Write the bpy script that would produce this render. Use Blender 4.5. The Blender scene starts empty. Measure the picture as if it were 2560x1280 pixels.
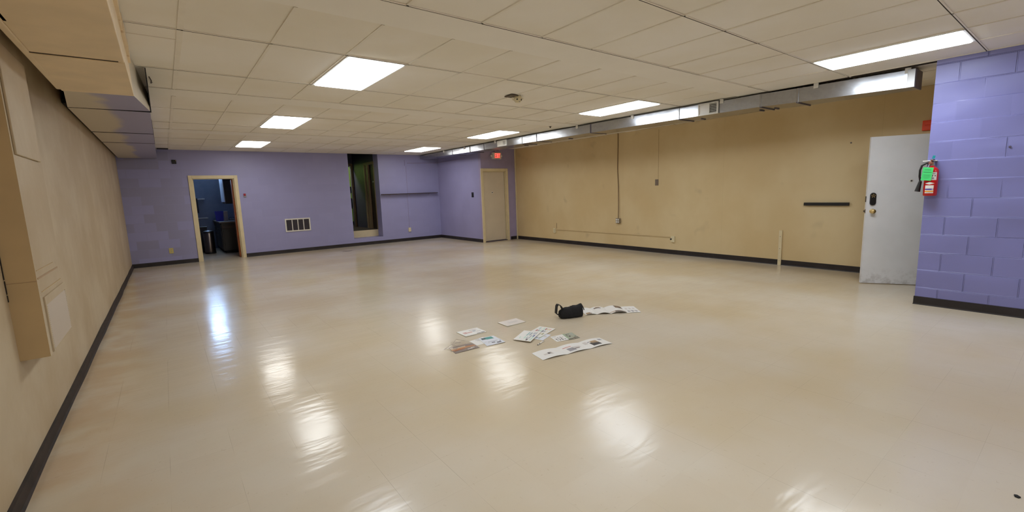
import bpy, bmesh, math, random
from mathutils import Vector, Matrix
random.seed(7)
SC = bpy.context.scene
COL = SC.collection

# ------------------------------------------------------------------ camera, world, exposure
CAM_H, CEIL = 1.494, 2.763
def look_matrix(yaw, pitch, roll, loc):
    f = Vector((math.sin(yaw)*math.cos(pitch), math.cos(yaw)*math.cos(pitch), math.sin(pitch)))
    r = Vector((math.cos(yaw), -math.sin(yaw), 0)); u = r.cross(f)
    r2 = r*math.cos(roll) + u*math.sin(roll); u2 = u*math.cos(roll) - r*math.sin(roll)
    m = Matrix((r2, u2, -f)).transposed().to_4x4(); m.translation = Vector(loc)
    return m
cd = bpy.data.cameras.new('camera'); cam = bpy.data.objects.new('camera', cd); COL.objects.link(cam)
cd.sensor_width = 36; cd.lens = 1121.9/2560*36; cd.clip_start = .05; cd.clip_end = 100
cam.matrix_world = look_matrix(math.radians(37.391), math.radians(-8.216), math.radians(-1.99), (0, 0, CAM_H))
SC.camera = cam
w = bpy.data.worlds.new('world'); SC.world = w; w.use_nodes = True
w.node_tree.nodes['Background'].inputs[0].default_value = (.5, .5, .6, 1)
w.node_tree.nodes['Background'].inputs[1].default_value = .02
vs = SC.view_settings; vs.view_transform = 'Standard'; vs.look = 'None'; vs.gamma = 1; vs.use_curve_mapping = False
vs.exposure = 1.70
LAMP = 5.0          # radiance of the lens panels

# ------------------------------------------------------------------ materials
def srgb(*c):
    return tuple(((v/255)/12.92 if v/255 <= .04045 else ((v/255+.055)/1.055)**2.4) for v in c) + (1,)
class NT:
    def __init__(s, m):
        s.t = m.node_tree; s.n = s.t.nodes; s.b = s.n['Principled BSDF']
    def node(s, typ, **kw):
        n = s.n.new(typ)
        for k, v in kw.items():
            if k.startswith('i_'):
                n.inputs[k[2:].replace('_', ' ')].default_value = v
            else: setattr(n, k, v)
        return n
    def link(s, a, b): s.t.links.new(a, b)
    def math(s, op, a, b=None, c=None):
        n = s.n.new('ShaderNodeMath'); n.operation = op
        for i, v in enumerate((a, b, c)):
            if v is None: continue
            if isinstance(v, (int, float)): n.inputs[i].default_value = v
            else: s.link(v, n.inputs[i])
        return n.outputs[0]
    def coord(s): return s.node('ShaderNodeTexCoord').outputs['Object']
    def sep(s, v):
        n = s.node('ShaderNodeSeparateXYZ'); s.link(v, n.inputs[0]); return n.outputs
    def comb(s, x, y, z=0.0):
        n = s.node('ShaderNodeCombineXYZ')
        for i, v in enumerate((x, y, z)):
            if isinstance(v, (int, float)): n.inputs[i].default_value = v
            else: s.link(v, n.inputs[i])
        return n.outputs[0]
    def vmul(s, v, k):
        n = s.node('ShaderNodeVectorMath', operation='MULTIPLY'); s.link(v, n.inputs[0]); n.inputs[1].default_value = k; return n.outputs[0]
    def noise(s, v, scale, detail=3, rough=.5):
        n = s.node('ShaderNodeTexNoise'); n.inputs['Scale'].default_value = scale
        n.inputs['Detail'].default_value = detail; n.inputs['Roughness'].default_value = rough
        if v is not None: s.link(v, n.inputs['Vector'])
        return n.outputs[0]
    def ramp(s, f, lo, hi):
        n = s.node('ShaderNodeMapRange'); n.interpolation_type = 'SMOOTHSTEP'
        s.link(f, n.inputs[0]); n.inputs[1].default_value = lo; n.inputs[2].default_value = hi
        return n.outputs[0]
    def mix(s, f, a, b):
        n = s.node('ShaderNodeMix', data_type='RGBA')
        if isinstance(f, (int, float)): n.inputs[0].default_value = f
        else: s.link(f, n.inputs[0])
        for i, v in ((6, a), (7, b)):
            if isinstance(v, tuple): n.inputs[i].default_value = v
            else: s.link(v, n.inputs[i])
        return n.outputs[2]
    def bump(s, h, strength, dist=.01, base=None):
        n = s.node('ShaderNodeBump'); n.inputs['Strength'].default_value = strength; n.inputs['Distance'].default_value = dist
        s.link(h, n.inputs['Height'])
        if base is not None: s.link(base, n.inputs['Normal'])
        return n.outputs[0]
    def out(s, color=None, normal=None, rough=None):
        if color is not None: s.link(color, s.b.inputs['Base Color'])
        if normal is not None: s.link(normal, s.b.inputs['Normal'])
        if rough is not None: s.link(rough, s.b.inputs['Roughness'])
def mat(name, col, rough=.6, metal=0.0, spec=.5):
    m = bpy.data.materials.new(name); m.use_nodes = True
    b = m.node_tree.nodes['Principled BSDF']
    b.inputs['Base Color'].default_value = col; b.inputs['Roughness'].default_value = rough
    b.inputs['Metallic'].default_value = metal; b.inputs['Specular IOR Level'].default_value = spec
    return m
def paint(name, col, rough=.6, var=.06, scale=6, metal=0.0, bump=0.0):
    """painted surface with a little mottling"""
    m = mat(name, col, rough, metal); t = NT(m); c = t.coord()
    n = t.ramp(t.noise(c, scale, 4), .3, .7)
    dark = tuple(x*(1-var) for x in col[:3]) + (1,); lite = tuple(min(1, x*(1+var)) for x in col[:3]) + (1,)
    nb = None
    if bump: nb = t.bump(t.noise(c, scale*12, 3), bump, .004)
    t.out(t.mix(n, dark, lite), nb)
    return m
def emit(name, col, strength):
    m = bpy.data.materials.new(name); m.use_nodes = True; b = m.node_tree.nodes['Principled BSDF']
    b.inputs['Base Color'].default_value = (.8, .8, .8, 1)
    b.inputs['Emission Color'].default_value = col; b.inputs['Emission Strength'].default_value = strength
    return m
def block_wall(name, col, axis, bump_s, joint=.0, patches=None, rough=.45):
    """painted concrete block: axis 0 = wall runs along X, 1 = along Y"""
    m = mat(name, col, rough); t = NT(m); c = t.coord(); x, y, z = t.sep(c)
    u = x if axis == 0 else y
    v = t.comb(t.math('ADD', u, 20*.411 - .009), t.math('ADD', z, -.202 + .209*5))
    br = t.node('ShaderNodeTexBrick', offset=.5, squash=1)
    br.inputs['Scale'].default_value = 1; br.inputs['Mortar Size'].default_value = .0065
    br.inputs['Mortar Smooth'].default_value = .6
    br.inputs['Brick Width'].default_value = .411; br.inputs['Row Height'].default_value = .209
    br.inputs['Color1'].default_value = (0, 0, 0, 1); br.inputs['Color2'].default_value = (1, 1, 1, 1); br.inputs['Mortar'].default_value = (.5, .5, .5, 1)
    t.link(v, br.inputs['Vector'])
    n1 = t.noise(c, 2.2, 3); n2 = t.noise(c, 70, 3)
    # joints filled with paint in places
    jm = t.math('MULTIPLY', br.outputs['Fac'], t.ramp(t.noise(c, 1.7, 1), .38, .55))
    fz = t.math('FRACT', t.math('MULTIPLY', t.math('ADD', z, -.202 + .209*5), 1/.209))
    ledge = t.math('SUBTRACT', t.math('MULTIPLY', fz, .9), t.math('MULTIPLY', t.ramp(fz, .0, .055), .9))
    ledge = t.math('MULTIPLY', t.math('ADD', ledge, .9), t.ramp(t.noise(t.vmul(c, (1, 1, 2)), 1.3, 1), .3, .6))
    h = t.math('ADD', t.math('ADD', t.math('MULTIPLY', jm, -.7), t.math('MULTIPLY', n2, .03)), ledge)
    sep = t.node('ShaderNodeSeparateColor'); t.link(br.outputs['Color'], sep.inputs[0])
    tone = t.math('ADD', t.math('MULTIPLY', sep.outputs[0], .35), t.math('MULTIPLY', n1, .65))
    k = .05 if patches is None else .022
    dark = tuple(q*(1-k) for q in col[:3]) + (1,); lite = tuple(q*(1+k) for q in col[:3]) + (1,)
    cc = t.mix(t.ramp(tone, .25, .75), dark, lite)
    if patches:                                   # greyer touched-up blocks
        msk = t.math('MULTIPLY', t.ramp(t.math('MULTIPLY', u, -1), -1.2, .1), t.ramp(sep.outputs[0], .2, .75))
        cc = t.mix(t.math('MULTIPLY', msk, .6), cc, patches)
    t.out(cc, t.bump(h, bump_s, .014))
    return m

PURPLE = srgb(131, 131, 186)
M = {}
M['purple_block'] = block_wall('purple_painted_block', PURPLE, 1, 1.0, rough=.36)
M['purple_back'] = block_wall('purple_back_wall_block', srgb(156, 155, 198), 0, .07, patches=srgb(140, 138, 162))
M['purple_plain'] = paint('purple_plaster', srgb(156, 153, 196), .5, .04, 1.5)
M['purple_trim'] = paint('purple_painted_trim', srgb(160, 150, 186), .45, .03)
def cream_wall():
    m = mat('cream_wall_paint', srgb(206, 180, 136), .5); t = NT(m); c = t.coord()
    n = t.ramp(t.noise(t.vmul(c, (1, .6, .5)), 1.3, 4, .55), .3, .72)
    base = t.mix(n, srgb(210, 185, 138), srgb(222, 201, 158))
    # a few rubbed grey smudges
    sm = t.math('MULTIPLY', t.ramp(t.noise(c, 2.1, 2), .66, .8), .35)
    base = t.mix(sm, base, srgb(150, 130, 100))
    # wide, barely visible sheet joints
    y = t.sep(c)[1]
    fr = t.math('FRACT', t.math('MULTIPLY', t.math('ADD', y, .35), 1/2.44))
    ln = t.math('LESS_THAN', fr, .003)
    base = t.mix(t.math('MULTIPLY', ln, .1), base, srgb(140, 116, 80))
    t.out(base, t.bump(t.noise(c, 45, 3), .08, .004)); return m
M['cream'] = cream_wall()
def left_wall():
    m = mat('blotchy_beige_wall_paint', srgb(190, 172, 142), .55); t = NT(m); c = t.coord()
    n = t.ramp(t.noise(t.vmul(c, (1, .8, .75)), 2.2, 5, .6), .32, .72)
    s = t.ramp(t.noise(t.vmul(c, (1, 1.4, .7)), 1.6, 3), .35, .8)
    base = t.mix(n, srgb(182, 161, 128), srgb(198, 181, 152))
    base = t.mix(t.math('MULTIPLY', s, .3), base, srgb(172, 150, 116))
    t.out(base, t.bump(t.noise(c, 24, 4), .12, .006)); return m
M['left_wall'] = left_wall()
M['beige_panel'] = paint('beige_painted_sheet', srgb(234, 212, 177), .55, .06, 3)
M['chase_side'] = paint('tan_painted_board', srgb(192, 164, 120), .55, .05, 3)
def floor_mat():
    m = mat('waxed_vinyl_tile', srgb(205, 190, 166), .12); t = NT(m); c = t.coord(); x, y, z = t.sep(c)
    def lines(v, off, pitch, wd):
        fr = t.math('FRACT', t.math('MULTIPLY', t.math('ADD', v, -off + 60*pitch), 1/pitch))
        return t.math('LESS_THAN', t.math('MINIMUM', fr, t.math('SUBTRACT', 1.0, fr)), wd/pitch)
    lx = lines(x, .164, .305, .0011); ly = lines(y, 1.21, .3155, .0011)
    brk = t.ramp(t.noise(c, 1.5, 2), .42, .62)
    ln = t.math('MULTIPLY', t.math('MAXIMUM', lx, t.math('MULTIPLY', ly, .5)), brk)
    # per-tile tone
    tid = t.comb(t.math('FLOOR', t.math('MULTIPLY', t.math('ADD', x, -.164+18.3), 1/.305)), t.math('FLOOR', t.math('MULTIPLY', t.math('ADD', y, -1.21+18.93), 1/.3155)))
    wn = t.node('ShaderNodeTexWhiteNoise', noise_dimensions='2D'); t.link(tid, wn.inputs['Vector'])
    big = t.ramp(t.noise(c, .55, 4), .3, .72)
    base = t.mix(big, srgb(200, 182, 152), srgb(210, 200, 184))
    base = t.mix(t.math('MULTIPLY', wn.outputs['Value'], .18), base, srgb(196, 180, 156))
    # short pressed chips in the tile
    ch = t.ramp(t.noise(t.vmul(c, (1, .35, 1)), 60, 2, .6), .66, .74)
    ch2 = t.ramp(t.noise(t.vmul(c, (.35, 1, 1)), 55, 2, .6), .68, .75)
    base = t.mix(t.math('MULTIPLY', t.math('MAXIMUM', ch, ch2), .18), base, srgb(160, 134, 98))
    # yellowed old wax along the left skirting
    wax = t.math('MULTIPLY', t.ramp(t.math('MULTIPLY', x, -1), .1, .72), t.ramp(t.noise(c, 2.3, 4), .3, .65))
    base = t.mix(t.math('MULTIPLY', wax, .5), base, srgb(182, 144, 100))
    base = t.mix(t.math('MULTIPLY', ln, .36), base, srgb(112, 94, 72))
    w1 = t.noise(t.vmul(c, (.5, 1.6, 1)), 4.2, 3, .55); w2 = t.noise(c, 22, 2)
    tilt = t.math('MULTIPLY', wn.outputs['Value'], .0)
    h = t.math('ADD', t.math('ADD', w1, t.math('MULTIPLY', w2, .06)), tilt)
    nb = t.bump(h, .16, .02)
    nb = t.bump(ln, -.2, .002, nb)
    rr = t.node('ShaderNodeMapRange'); t.link(t.noise(c, .9, 4), rr.inputs[0]); rr.inputs[1].default_value = .3; rr.inputs[2].default_value = .7
    rr.inputs[3].default_value = .13; rr.inputs[4].default_value = .24
    t.out(base, nb, rr.outputs[0]); m.node_tree.nodes['Principled BSDF'].inputs['Specular IOR Level'].default_value = .3
    return m
M['floor'] = floor_mat()
def tile_mat():
    m = mat('ceiling_tile', srgb(242, 236, 226), .85, spec=.2); t = NT(m); c = t.coord()
    n = t.ramp(t.noise(c, .9, 4), .3, .7)
    t.out(t.mix(n, srgb(238, 231, 217), srgb(244, 239, 231)), t.bump(t.noise(c, 160, 2), .12, .003)); return m
M['tile'] = tile_mat()
M['tee'] = paint('painted_ceiling_grid', srgb(238, 231, 218), .6, .02)
M['band'] = paint('painted_ceiling_band', srgb(243, 238, 229), .7, .02, 1.2)
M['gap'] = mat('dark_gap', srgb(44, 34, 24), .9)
M['black_base'] = paint('black_rubber_base', srgb(38, 32, 34), .42, .25, 5)
M['grubby_base'] = paint('grubby_black_rubber_base', srgb(42, 31, 25), .7, .35, 9)
M['lens'] = emit('lit_diffuser_lens', (.92, 1.0, 1.08, 1), LAMP)
M['lens_mid'] = emit('lit_older_lens', (.95, .98, .98, 1), LAMP*.86)
M['lens_far'] = emit('lit_yellowed_lens', (.97, .965, .93, 1), LAMP*.70)
M['white_frame'] = paint('white_enamel', srgb(222, 218, 210), .4, .03)
M['casing'] = paint('cream_gloss_casing', srgb(222, 206, 168), .35, .04)
M['door_cream'] = paint('cream_grey_door_paint', srgb(212, 198, 176), .4, .03, 2)
M['brown_wood'] = paint('brown_varnished_wood', srgb(176, 96, 44), .4, .25, 7)
M['dark_wood'] = paint('dark_brown_wood', srgb(58, 40, 30), .5, .2, 7)
M['black'] = mat('black_plastic', srgb(22, 21, 23), .4)
M['black_matte'] = mat('black_matte', srgb(16, 15, 16), .8)
M['fabric'] = paint('black_woven_nylon', srgb(24, 23, 25), .85, .2, 40, bump=.3)
M['strap'] = paint('black_webbing', srgb(28, 25, 24), .8, .25, 60)
M['dark_hole'] = mat('dark_recess', srgb(26, 24, 32), .9)
def white_door():
    m = mat('white_door_paint', srgb(234, 234, 236), .4); t = NT(m); c = t.coord(); z = t.sep(c)[2]
    d = t.math('MULTIPLY', t.ramp(t.math('MULTIPLY', z, -1), -.28, -.02), t.ramp(t.noise(c, 9, 5, .65), .42, .68))
    b = t.mix(t.ramp(t.noise(c, 2, 3), .3, .7), srgb(229, 229, 231), srgb(237, 237, 240))
    t.out(t.mix(t.math('MULTIPLY', d, .45), b, srgb(120, 108, 96)), t.bump(t.noise(c, 90, 2), .05, .002)); return m
M['white_door'] = white_door()
def galv():
    m = mat('galvanised_sheet', srgb(176, 178, 184), .27, 1.0); t = NT(m); c = t.coord()
    v = t.node('ShaderNodeTexVoronoi'); v.inputs['Scale'].default_value = 40; t.link(c, v.inputs['Vector'])
    sp = t.node('ShaderNodeSeparateColor'); t.link(v.outputs['Color'], sp.inputs[0])
    cc = t.mix(sp.outputs[0], srgb(174, 176, 181), srgb(180, 182, 187))
    h = t.noise(t.vmul(c, (1, 1, 1.6)), 2.2, 2)
    t.out(cc, t.bump(h, .42, .03)); return m
M['galv'] = galv()
M['steel'] = mat('dull_zinc_steel', srgb(168, 166, 164), .38, 1.0)
M['dark_steel'] = paint('dark_duct_end', srgb(86, 78, 92), .5, .2, 8)
def overspray():
    m = mat('beige_duct_with_purple_overspray', srgb(160, 152, 142), .45); t = NT(m); c = t.coord(); x, y, z = t.sep(c)
    e = t.math('ADD', x, t.math('MULTIPLY', t.math('ADD', t.noise(t.vmul(c, (1, .35, 1)), 2.4, 3), -.5), .38))
    f = t.ramp(e, -.01, .10)
    t.out(t.mix(f, srgb(204, 192, 170), srgb(158, 155, 186)), None); return m
M['overspray'] = overspray()
M['duct_side'] = paint('beige_duct_paint', srgb(204, 192, 170), .45, .04)
M['raceway'] = paint('cream_painted_raceway', srgb(206, 182, 138), .45, .03)
M['ivory'] = mat('ivory_plastic', srgb(226, 214, 178), .35)
M['yellow_ivory'] = mat('yellowed_plastic', srgb(206, 190, 120), .35)
M['grey_plate'] = mat('grey_plate', srgb(128, 112, 98), .4, .3)
M['grey_box'] = paint('grey_steel_box', srgb(150, 140, 126), .4, .1, 20, metal=.6)
M['white_plastic'] = mat('white_plastic', srgb(232, 228, 220), .35)
M['dark_metal'] = mat('brown_plate', srgb(92, 80, 66), .5, .3)
M['red'] = mat('red_enamel', srgb(196, 22, 22), .25)
M['alarm_red'] = mat('orange_red_plastic', srgb(244, 76, 26), .4)
M['exit_red'] = emit('lit_exit_letters', srgb(255, 40, 40), .8)
M['exit_face'] = mat('exit_sign_face', srgb(214, 196, 186), .4)
M['green_tag'] = mat('green_tag', srgb(70, 214, 116), .6)
M['teal'] = mat('teal_pull_seal', srgb(20, 140, 146), .4)
M['tag_ink'] = mat('dark_print', srgb(40, 92, 66), .6)
M['brass'] = mat('brass', srgb(226, 200, 140), .34, 1.0)
M['chrome'] = mat('chrome', srgb(200, 200, 204), .15, 1.0)
M['copper_gauge'] = mat('gauge_rim', srgb(176, 122, 108), .3, .8)
def P(name, *c, r=.5): M[name] = mat(name, srgb(*c), r); return name
for nm, c in dict(paper=(226, 223, 218), paper_edge=(236, 226, 204), paper_warm=(216, 206, 198), paper_blue=(214, 216, 224), ink_dark=(60, 50, 52), ink_grey=(150, 146, 150), ink_red=(196, 120, 110), ink_pale=(204, 196, 190), teal_print=(70, 144, 138), teal_dark=(58, 84, 84),
                  sw_teal=(150, 182, 180), sw_grey=(160, 168, 174), sw_blue=(84, 92, 150), sw_navy=(60, 60, 96), sw_red=(168, 64, 64), sw_pink=(226, 170, 160), sw_green=(150, 176, 140), sw_olive=(140, 138, 80), sw_mint=(180, 216, 200), sw_cream=(226, 214, 190), sw_yellow=(220, 206, 150),
                  photo_brown=(92, 70, 56), photo_tan=(170, 140, 104), photo_sage=(160, 162, 142), photo_black=(34, 26, 26), orange=(206, 140, 76), orange_dark=(160, 92, 40), taupe=(136, 122, 114), lime=(190, 236, 110),
                  label_white=(226, 220, 212), label_purple=(86, 66, 150), label_amber=(226, 150, 40), tub_blue=(36, 44, 190), blue_wall=(84, 106, 140), towel=(34, 32, 40), cabinet_dark=(46, 40, 34), counter=(104, 90, 80), cream_block=(190, 170, 132)).items():
    P(nm, *c)
M['office_wall'] = paint('blue_grey_wall_paint', srgb(128, 138, 158), .5, .05)
M['hall_wall'] = paint('dark_blue_grey_wall_paint', srgb(74, 74, 94), .5, .05)
M['hall_casing'] = paint('tan_door_casing', srgb(156, 136, 108), .45, .05)
P('vent_grey', 84, 78, 84); P('conduit_brown', 132, 106, 74); P('grille_tan', 186, 168, 144); M['bin_steel'] = mat('dark_brushed_steel', srgb(112, 102, 98), .3, 1.0); P('dull_red', 158, 34, 52)
def clear():
    m = mat('clear_plastic_sleeve', srgb(225, 215, 205), .15); b = m.node_tree.nodes['Principled BSDF']
    b.inputs['Transmission Weight'].default_value = .8; b.inputs['Alpha'].default_value = .22; b.inputs['IOR'].default_value = 1.2
    return m
M['clear'] = clear()
M['sky_pane'] = emit('daylit_window_pane', (.38, .60, 1.0, 1), 13.0)

# ------------------------------------------------------------------ mesh builder
class B:
    def __init__(s): s.v = []; s.f = []; s.m = []; s.mats = []
    def mi(s, m):
        if m not in s.mats: s.mats.append(m)
        return s.mats.index(m)
    def face(s, pts, m):
        i = len(s.v); s.v += [tuple(p) for p in pts]; s.f.append(tuple(range(i, i+len(pts)))); s.m.append(s.mi(m)); return s
    def add(s, vs, fs, m):
        i = len(s.v); s.v += [tuple(p) for p in vs]; k = s.mi(m)
        for f in fs: s.f.append(tuple(j+i for j in f)); s.m.append(k)
        return s
    def obox(s, c, ax, half, m, bev=0.0):
        c = Vector(c); ax = [Vector(a).normalized() for a in ax]
        bm = bmesh.new(); bmesh.ops.create_cube(bm, size=2)
        for v in bm.verts: v.co = c + ax[0]*v.co.x*half[0] + ax[1]*v.co.y*half[1] + ax[2]*v.co.z*half[2]
        if bev: bmesh.ops.bevel(bm, geom=bm.edges[:], offset=bev, segments=2, affect='EDGES', profile=.5)
        bmesh.ops.recalc_face_normals(bm, faces=bm.faces[:])
        bm.verts.index_update(); s.add([v.co for v in bm.verts], [[v.index for v in f.verts] for f in bm.faces], m); bm.free(); return s
    def box(s, x0, x1, y0, y1, z0, z1, m, bev=0.0):
        return s.obox(((x0+x1)/2, (y0+y1)/2, (z0+z1)/2), ((1,0,0),(0,1,0),(0,0,1)), (abs(x1-x0)/2, abs(y1-y0)/2, abs(z1-z0)/2), m, bev)
    def tube(s, path, r, m, n=8, caps=True):
        path = [Vector(p) for p in path]; rings = []; up = None
        rr = r if isinstance(r, (list, tuple)) else [r]*len(path)
        for i, p in enumerate(path):
            d = (path[min(i+1, len(path)-1)] - path[max(i-1, 0)]).normalized()
            if up is None: up = Vector((0,0,1)) if abs(d.z) < .9 else Vector((1,0,0))
            a = d.cross(up).normalized(); b = a.cross(d).normalized(); up = b
            rings.append([p + (a*math.cos(2*math.pi*k/n) + b*math.sin(2*math.pi*k/n))*rr[i] for k in range(n)])
        vs = [q for g in rings for q in g]; fs = []
        for i in range(len(path)-1):
            for k in range(n): fs.append((i*n+k, i*n+(k+1) % n, (i+1)*n+(k+1) % n, (i+1)*n+k))
        if caps: fs += [tuple(range(n-1, -1, -1)), tuple(range((len(path)-1)*n, len(path)*n))]
        return s.add(vs, fs, m)
    def lathe(s, prof, o, axis, m, n=24, a0=0, a1=2*math.pi):
        """prof = [(radius, height along axis)]"""
        o = Vector(o); ax = Vector(axis).normalized(); t = Vector((0,0,1)) if abs(ax.z) < .9 else Vector((1,0,0))
        u = ax.cross(t).normalized(); v = ax.cross(u).normalized(); full = abs(a1-a0-2*math.pi) < 1e-6
        cnt = n if full else n+1; vs = []; fs = []
        for r, h in prof:
            for k in range(cnt):
                a = a0 + (a1-a0)*k/n; vs.append(o + ax*h + (u*math.cos(a) + v*math.sin(a))*max(r, 1e-5))
        for i in range(len(prof)-1):
            for k in range(n):
                k2 = (k+1) % cnt if full else k+1
                fs.append((i*cnt+k, (i+1)*cnt+k, (i+1)*cnt+k2, i*cnt+k2))
        return s.add(vs, fs, m)
    def build(s, name, parent=None, loc=(0,0,0), smooth=False, kind=None):
        loc = Vector(loc); org = loc
        if parent is not None:
            p = parent; org = Vector((0,0,0))
            while p is not None: org = org + p.location; p = p.parent
        me = bpy.data.meshes.new(name)
        me.from_pydata([tuple(Vector(v) - org) for v in s.v], [], s.f)
        for m in s.mats: me.materials.append(M[m])
        for p, k in zip(me.polygons, s.m): p.material_index = k; p.use_smooth = smooth
        me.validate(); me.update()
        if smooth:
            try: me.set_sharp_from_angle(angle=math.radians(40))
            except Exception: pass
        o = bpy.data.objects.new(name, me); COL.objects.link(o)
        if parent is not None: o.parent = parent
        else: o.location = loc
        if kind: o['kind'] = kind
        return o
def tag(o, label, cat, group=None, kind=None):
    o['label'] = label; o['category'] = cat
    if group: o['group'] = group
    if kind: o['kind'] = kind
    return o
def thing(name, loc, label, cat, group=None, kind=None):
    o = bpy.data.objects.new(name, None); COL.objects.link(o); o.location = loc; o.empty_display_size = .1
    return tag(o, label, cat, group, kind)
def struct(b, name, label, cat, loc=(0,0,0), smooth=False):
    return tag(b.build(name, loc=loc, smooth=smooth, kind='structure'), label, cat, kind='structure')

# ------------------------------------------------------------------ room shell
XL, XR, YB, XC, YREAR, TOP = -.745, 8.74, 13.70, 6.95, -4.6, 3.12
YE, XS = 11.10, 7.45            # exit wall, side wall of the exit corner
YC = 1.23                       # free end of the purple block wall
struct(B().face([(XL-.1, YREAR, 0), (XR+.1, YREAR, 0), (XR+.1, YB+.2, 0), (XL-.1, YB+.2, 0)], 'floor'), 'floor',
       'glossy beige vinyl tile floor of the big empty room', 'floor')
struct(B().box(XL-.15, XL, YREAR-.1, YB+.2, -.02, TOP, 'left_wall'), 'wall_left', 'blotchy beige left wall under the duct', 'wall')
b = B(); T = .39
DX0, DX1, DZ = .622, 1.515, 2.068         # office doorway
HX0, HX1, HZ = 4.465, 5.38, .218          # raised hall opening
b.box(XL-.15, DX0, YB, YB+.15, -.02, TOP, 'purple_back'); b.box(DX0, DX1, YB, YB+.15, DZ, TOP, 'purple_back')
b.box(DX1, HX0, YB, YB+.15, -.02, TOP, 'purple_back'); b.box(HX0, HX1, YB, YB+T, -.02, HZ, 'purple_back')
b.box(HX0-.12, HX0, YB+.15, YB+T, 0, TOP, 'purple_plain'); b.box(HX1, HX1+.12, YB+.15, YB+T, 0, TOP, 'purple_plain')
b.box(HX1, XS+.1, YB, YB+.15, -.02, TOP, 'purple_back')
struct(b, 'wall_back', 'purple painted block wall at the far end of the room', 'wall')
struct(B().box(XS, XS+.12, YE+.12, YB, -.02, TOP, 'purple_plain'), 'wall_side', 'short purple wall between the shelf corner and the exit door', 'wall')
EX0, EX1, EZ = 7.50, 8.337, 2.105
b = B().box(XS, EX0, YE, YE+.12, -.02, TOP, 'purple_trim').box(EX0, EX1, YE, YE+.12, EZ, TOP, 'purple_trim').box(EX1, XR, YE, YE+.12, -.02, TOP, 'purple_trim')
struct(b, 'wall_exit', 'purple wall holding the closed cream exit door', 'wall')
struct(B().box(XR, XR+.15, -2, YE+.2, -.02, TOP, 'cream'), 'wall_right', 'long plain cream wall on the right', 'wall')
struct(B().box(XC, XC+.2, YREAR-.1, YC, -.02, CEIL+.02, 'purple_block'), 'wall_column', 'purple painted block wall end nearest on the right', 'wall')
b = B(); V0, V1 = 7.42, 8.33
b.box(XC+.2, V0, YC-.2, YC, -.02, TOP, 'cream'); b.box(V0, V1, YC-.2, YC, 2.08, TOP, 'cream'); b.box(V1, XR, YC-.2, YC, -.02, TOP, 'cream')
struct(b, 'wall_vestibule', 'cream wall with the doorway behind the purple block wall', 'wall')
b = B().box(XC+.2, XC+.3, -2, YC-.2, 0, TOP, 'cream').box(XC+.2, XR, -2.1, -2, 0, TOP, 'cream')
struct(b, 'wall_lobby', 'cream lobby walls beyond the open white door', 'wall')
struct(B().box(XL-.15, XR+.1, YREAR-.1, YREAR, 0, TOP, 'cream'), 'wall_rear', 'plain cream wall behind the camera', 'wall')
struct(B().box(XL-.15, XR+.15, YREAR-.1, YB+.15, TOP, TOP+.05, 'cream_block'), 'ceiling_upper', 'pale deck above the dropped ceiling beside the long duct', 'ceiling')

# dropped ceiling: tiles, grid tees, flat bands
COLX0, PX = .2445, .6096
xs = [-.745, -.365, COLX0] + [COLX0 + PX*k for k in range(1, 14)] + [XR]
rows = []                      # (y0, y1, is_band)
edges = [-3.95, -3.54, -2.64, -1.40, -.48, -.07, .845, 2.05, 2.99, 3.40, 4.285, 5.56, 6.485, 6.885, 7.80, 9.13, 9.96, 10.41, 11.31, 12.60, 13.70]
bands = {-3.95, -.48, 2.99, 6.485, 9.96}
LIGHTS = []
for lx in (2, 9):
    for y0, y1 in ((.845, 2.05), (4.285, 5.56), (7.80, 9.13), (11.31, 12.60), (-2.64, -1.40)): LIGHTS.append((lx, y0, y1))
def is_light(x0, y0):
    for k, a, c in LIGHTS:
        if abs(COLX0+PX*k - x0) < .05 and abs(a-y0) < .05: return True
    return False
b = B(); TE = .011; G = .0095
Z1, Z0, ZG = CEIL+.007, CEIL, CEIL+.03
b.box(XL, XR, YREAR, YB, ZG, ZG+.01, 'gap')
allx = sorted(xs)
for y0, y1 in zip(edges[:-1], edges[1:]):
    band = y0 in bands
    if band:
        b.box(XL, XR, y0+G, y1, Z0, Z0+.02, 'band'); continue
    sub = [(y0, y1)]
    for x0, x1 in zip(allx[:-1], allx[1:]):
        if is_light(x0, y0): continue
        sp = sub
        if x1 < .3:
            if y0 == 4.285: sp = [(4.285, 4.56), (4.56, 5.56)]
            if y0 == 11.31: sp = [(11.31, 11.89), (11.89, 12.6)]
            if y0 == 12.60 and x1 > 0: sp = [(12.60, 13.36)]
        for a, c in sp:
            wl = TE if x0 > XL+.01 else 0
            t = [random.uniform(-.0025, .0025) for _ in range(4)]
            A = [(x0+wl+.0035, a+G+.002, Z1+t[0]), (x1-TE, a+G+.002, Z1+t[1]), (x1-TE, c-.006, Z1+t[2]), (x0+wl+.0035, c-.006, Z1+t[3])]
            b.face(A[::-1], 'tile')
            if (a, c) != (y0, y1) and c != y1: b.box(x0, x1, c-.006, c, Z0, Z0+.02, 'tee')
    # tees along Y
    for x in allx[1:-1]:
        wd = .02 if abs(x-COLX0) < .01 else TE
        b.box(x-wd, x+wd, y0+G, y1, Z0, Z0+.02, 'tee')
    # tee along X at the far edge of the row, with a dark slit beyond it
    b.box(XL, XR, y1-.012, y1, Z0, Z0+.02, 'tee')
    for x0, x1 in zip(allx[:-1], allx[1:]):       # flush dark strips paint in the shade of the hidden slit
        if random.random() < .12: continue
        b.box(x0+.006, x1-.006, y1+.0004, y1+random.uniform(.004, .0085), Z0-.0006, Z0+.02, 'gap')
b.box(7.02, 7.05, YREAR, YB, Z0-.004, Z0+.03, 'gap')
struct(b, 'ceiling', 'dropped ceiling of painted tiles in a sagging grid', 'ceiling')

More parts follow.
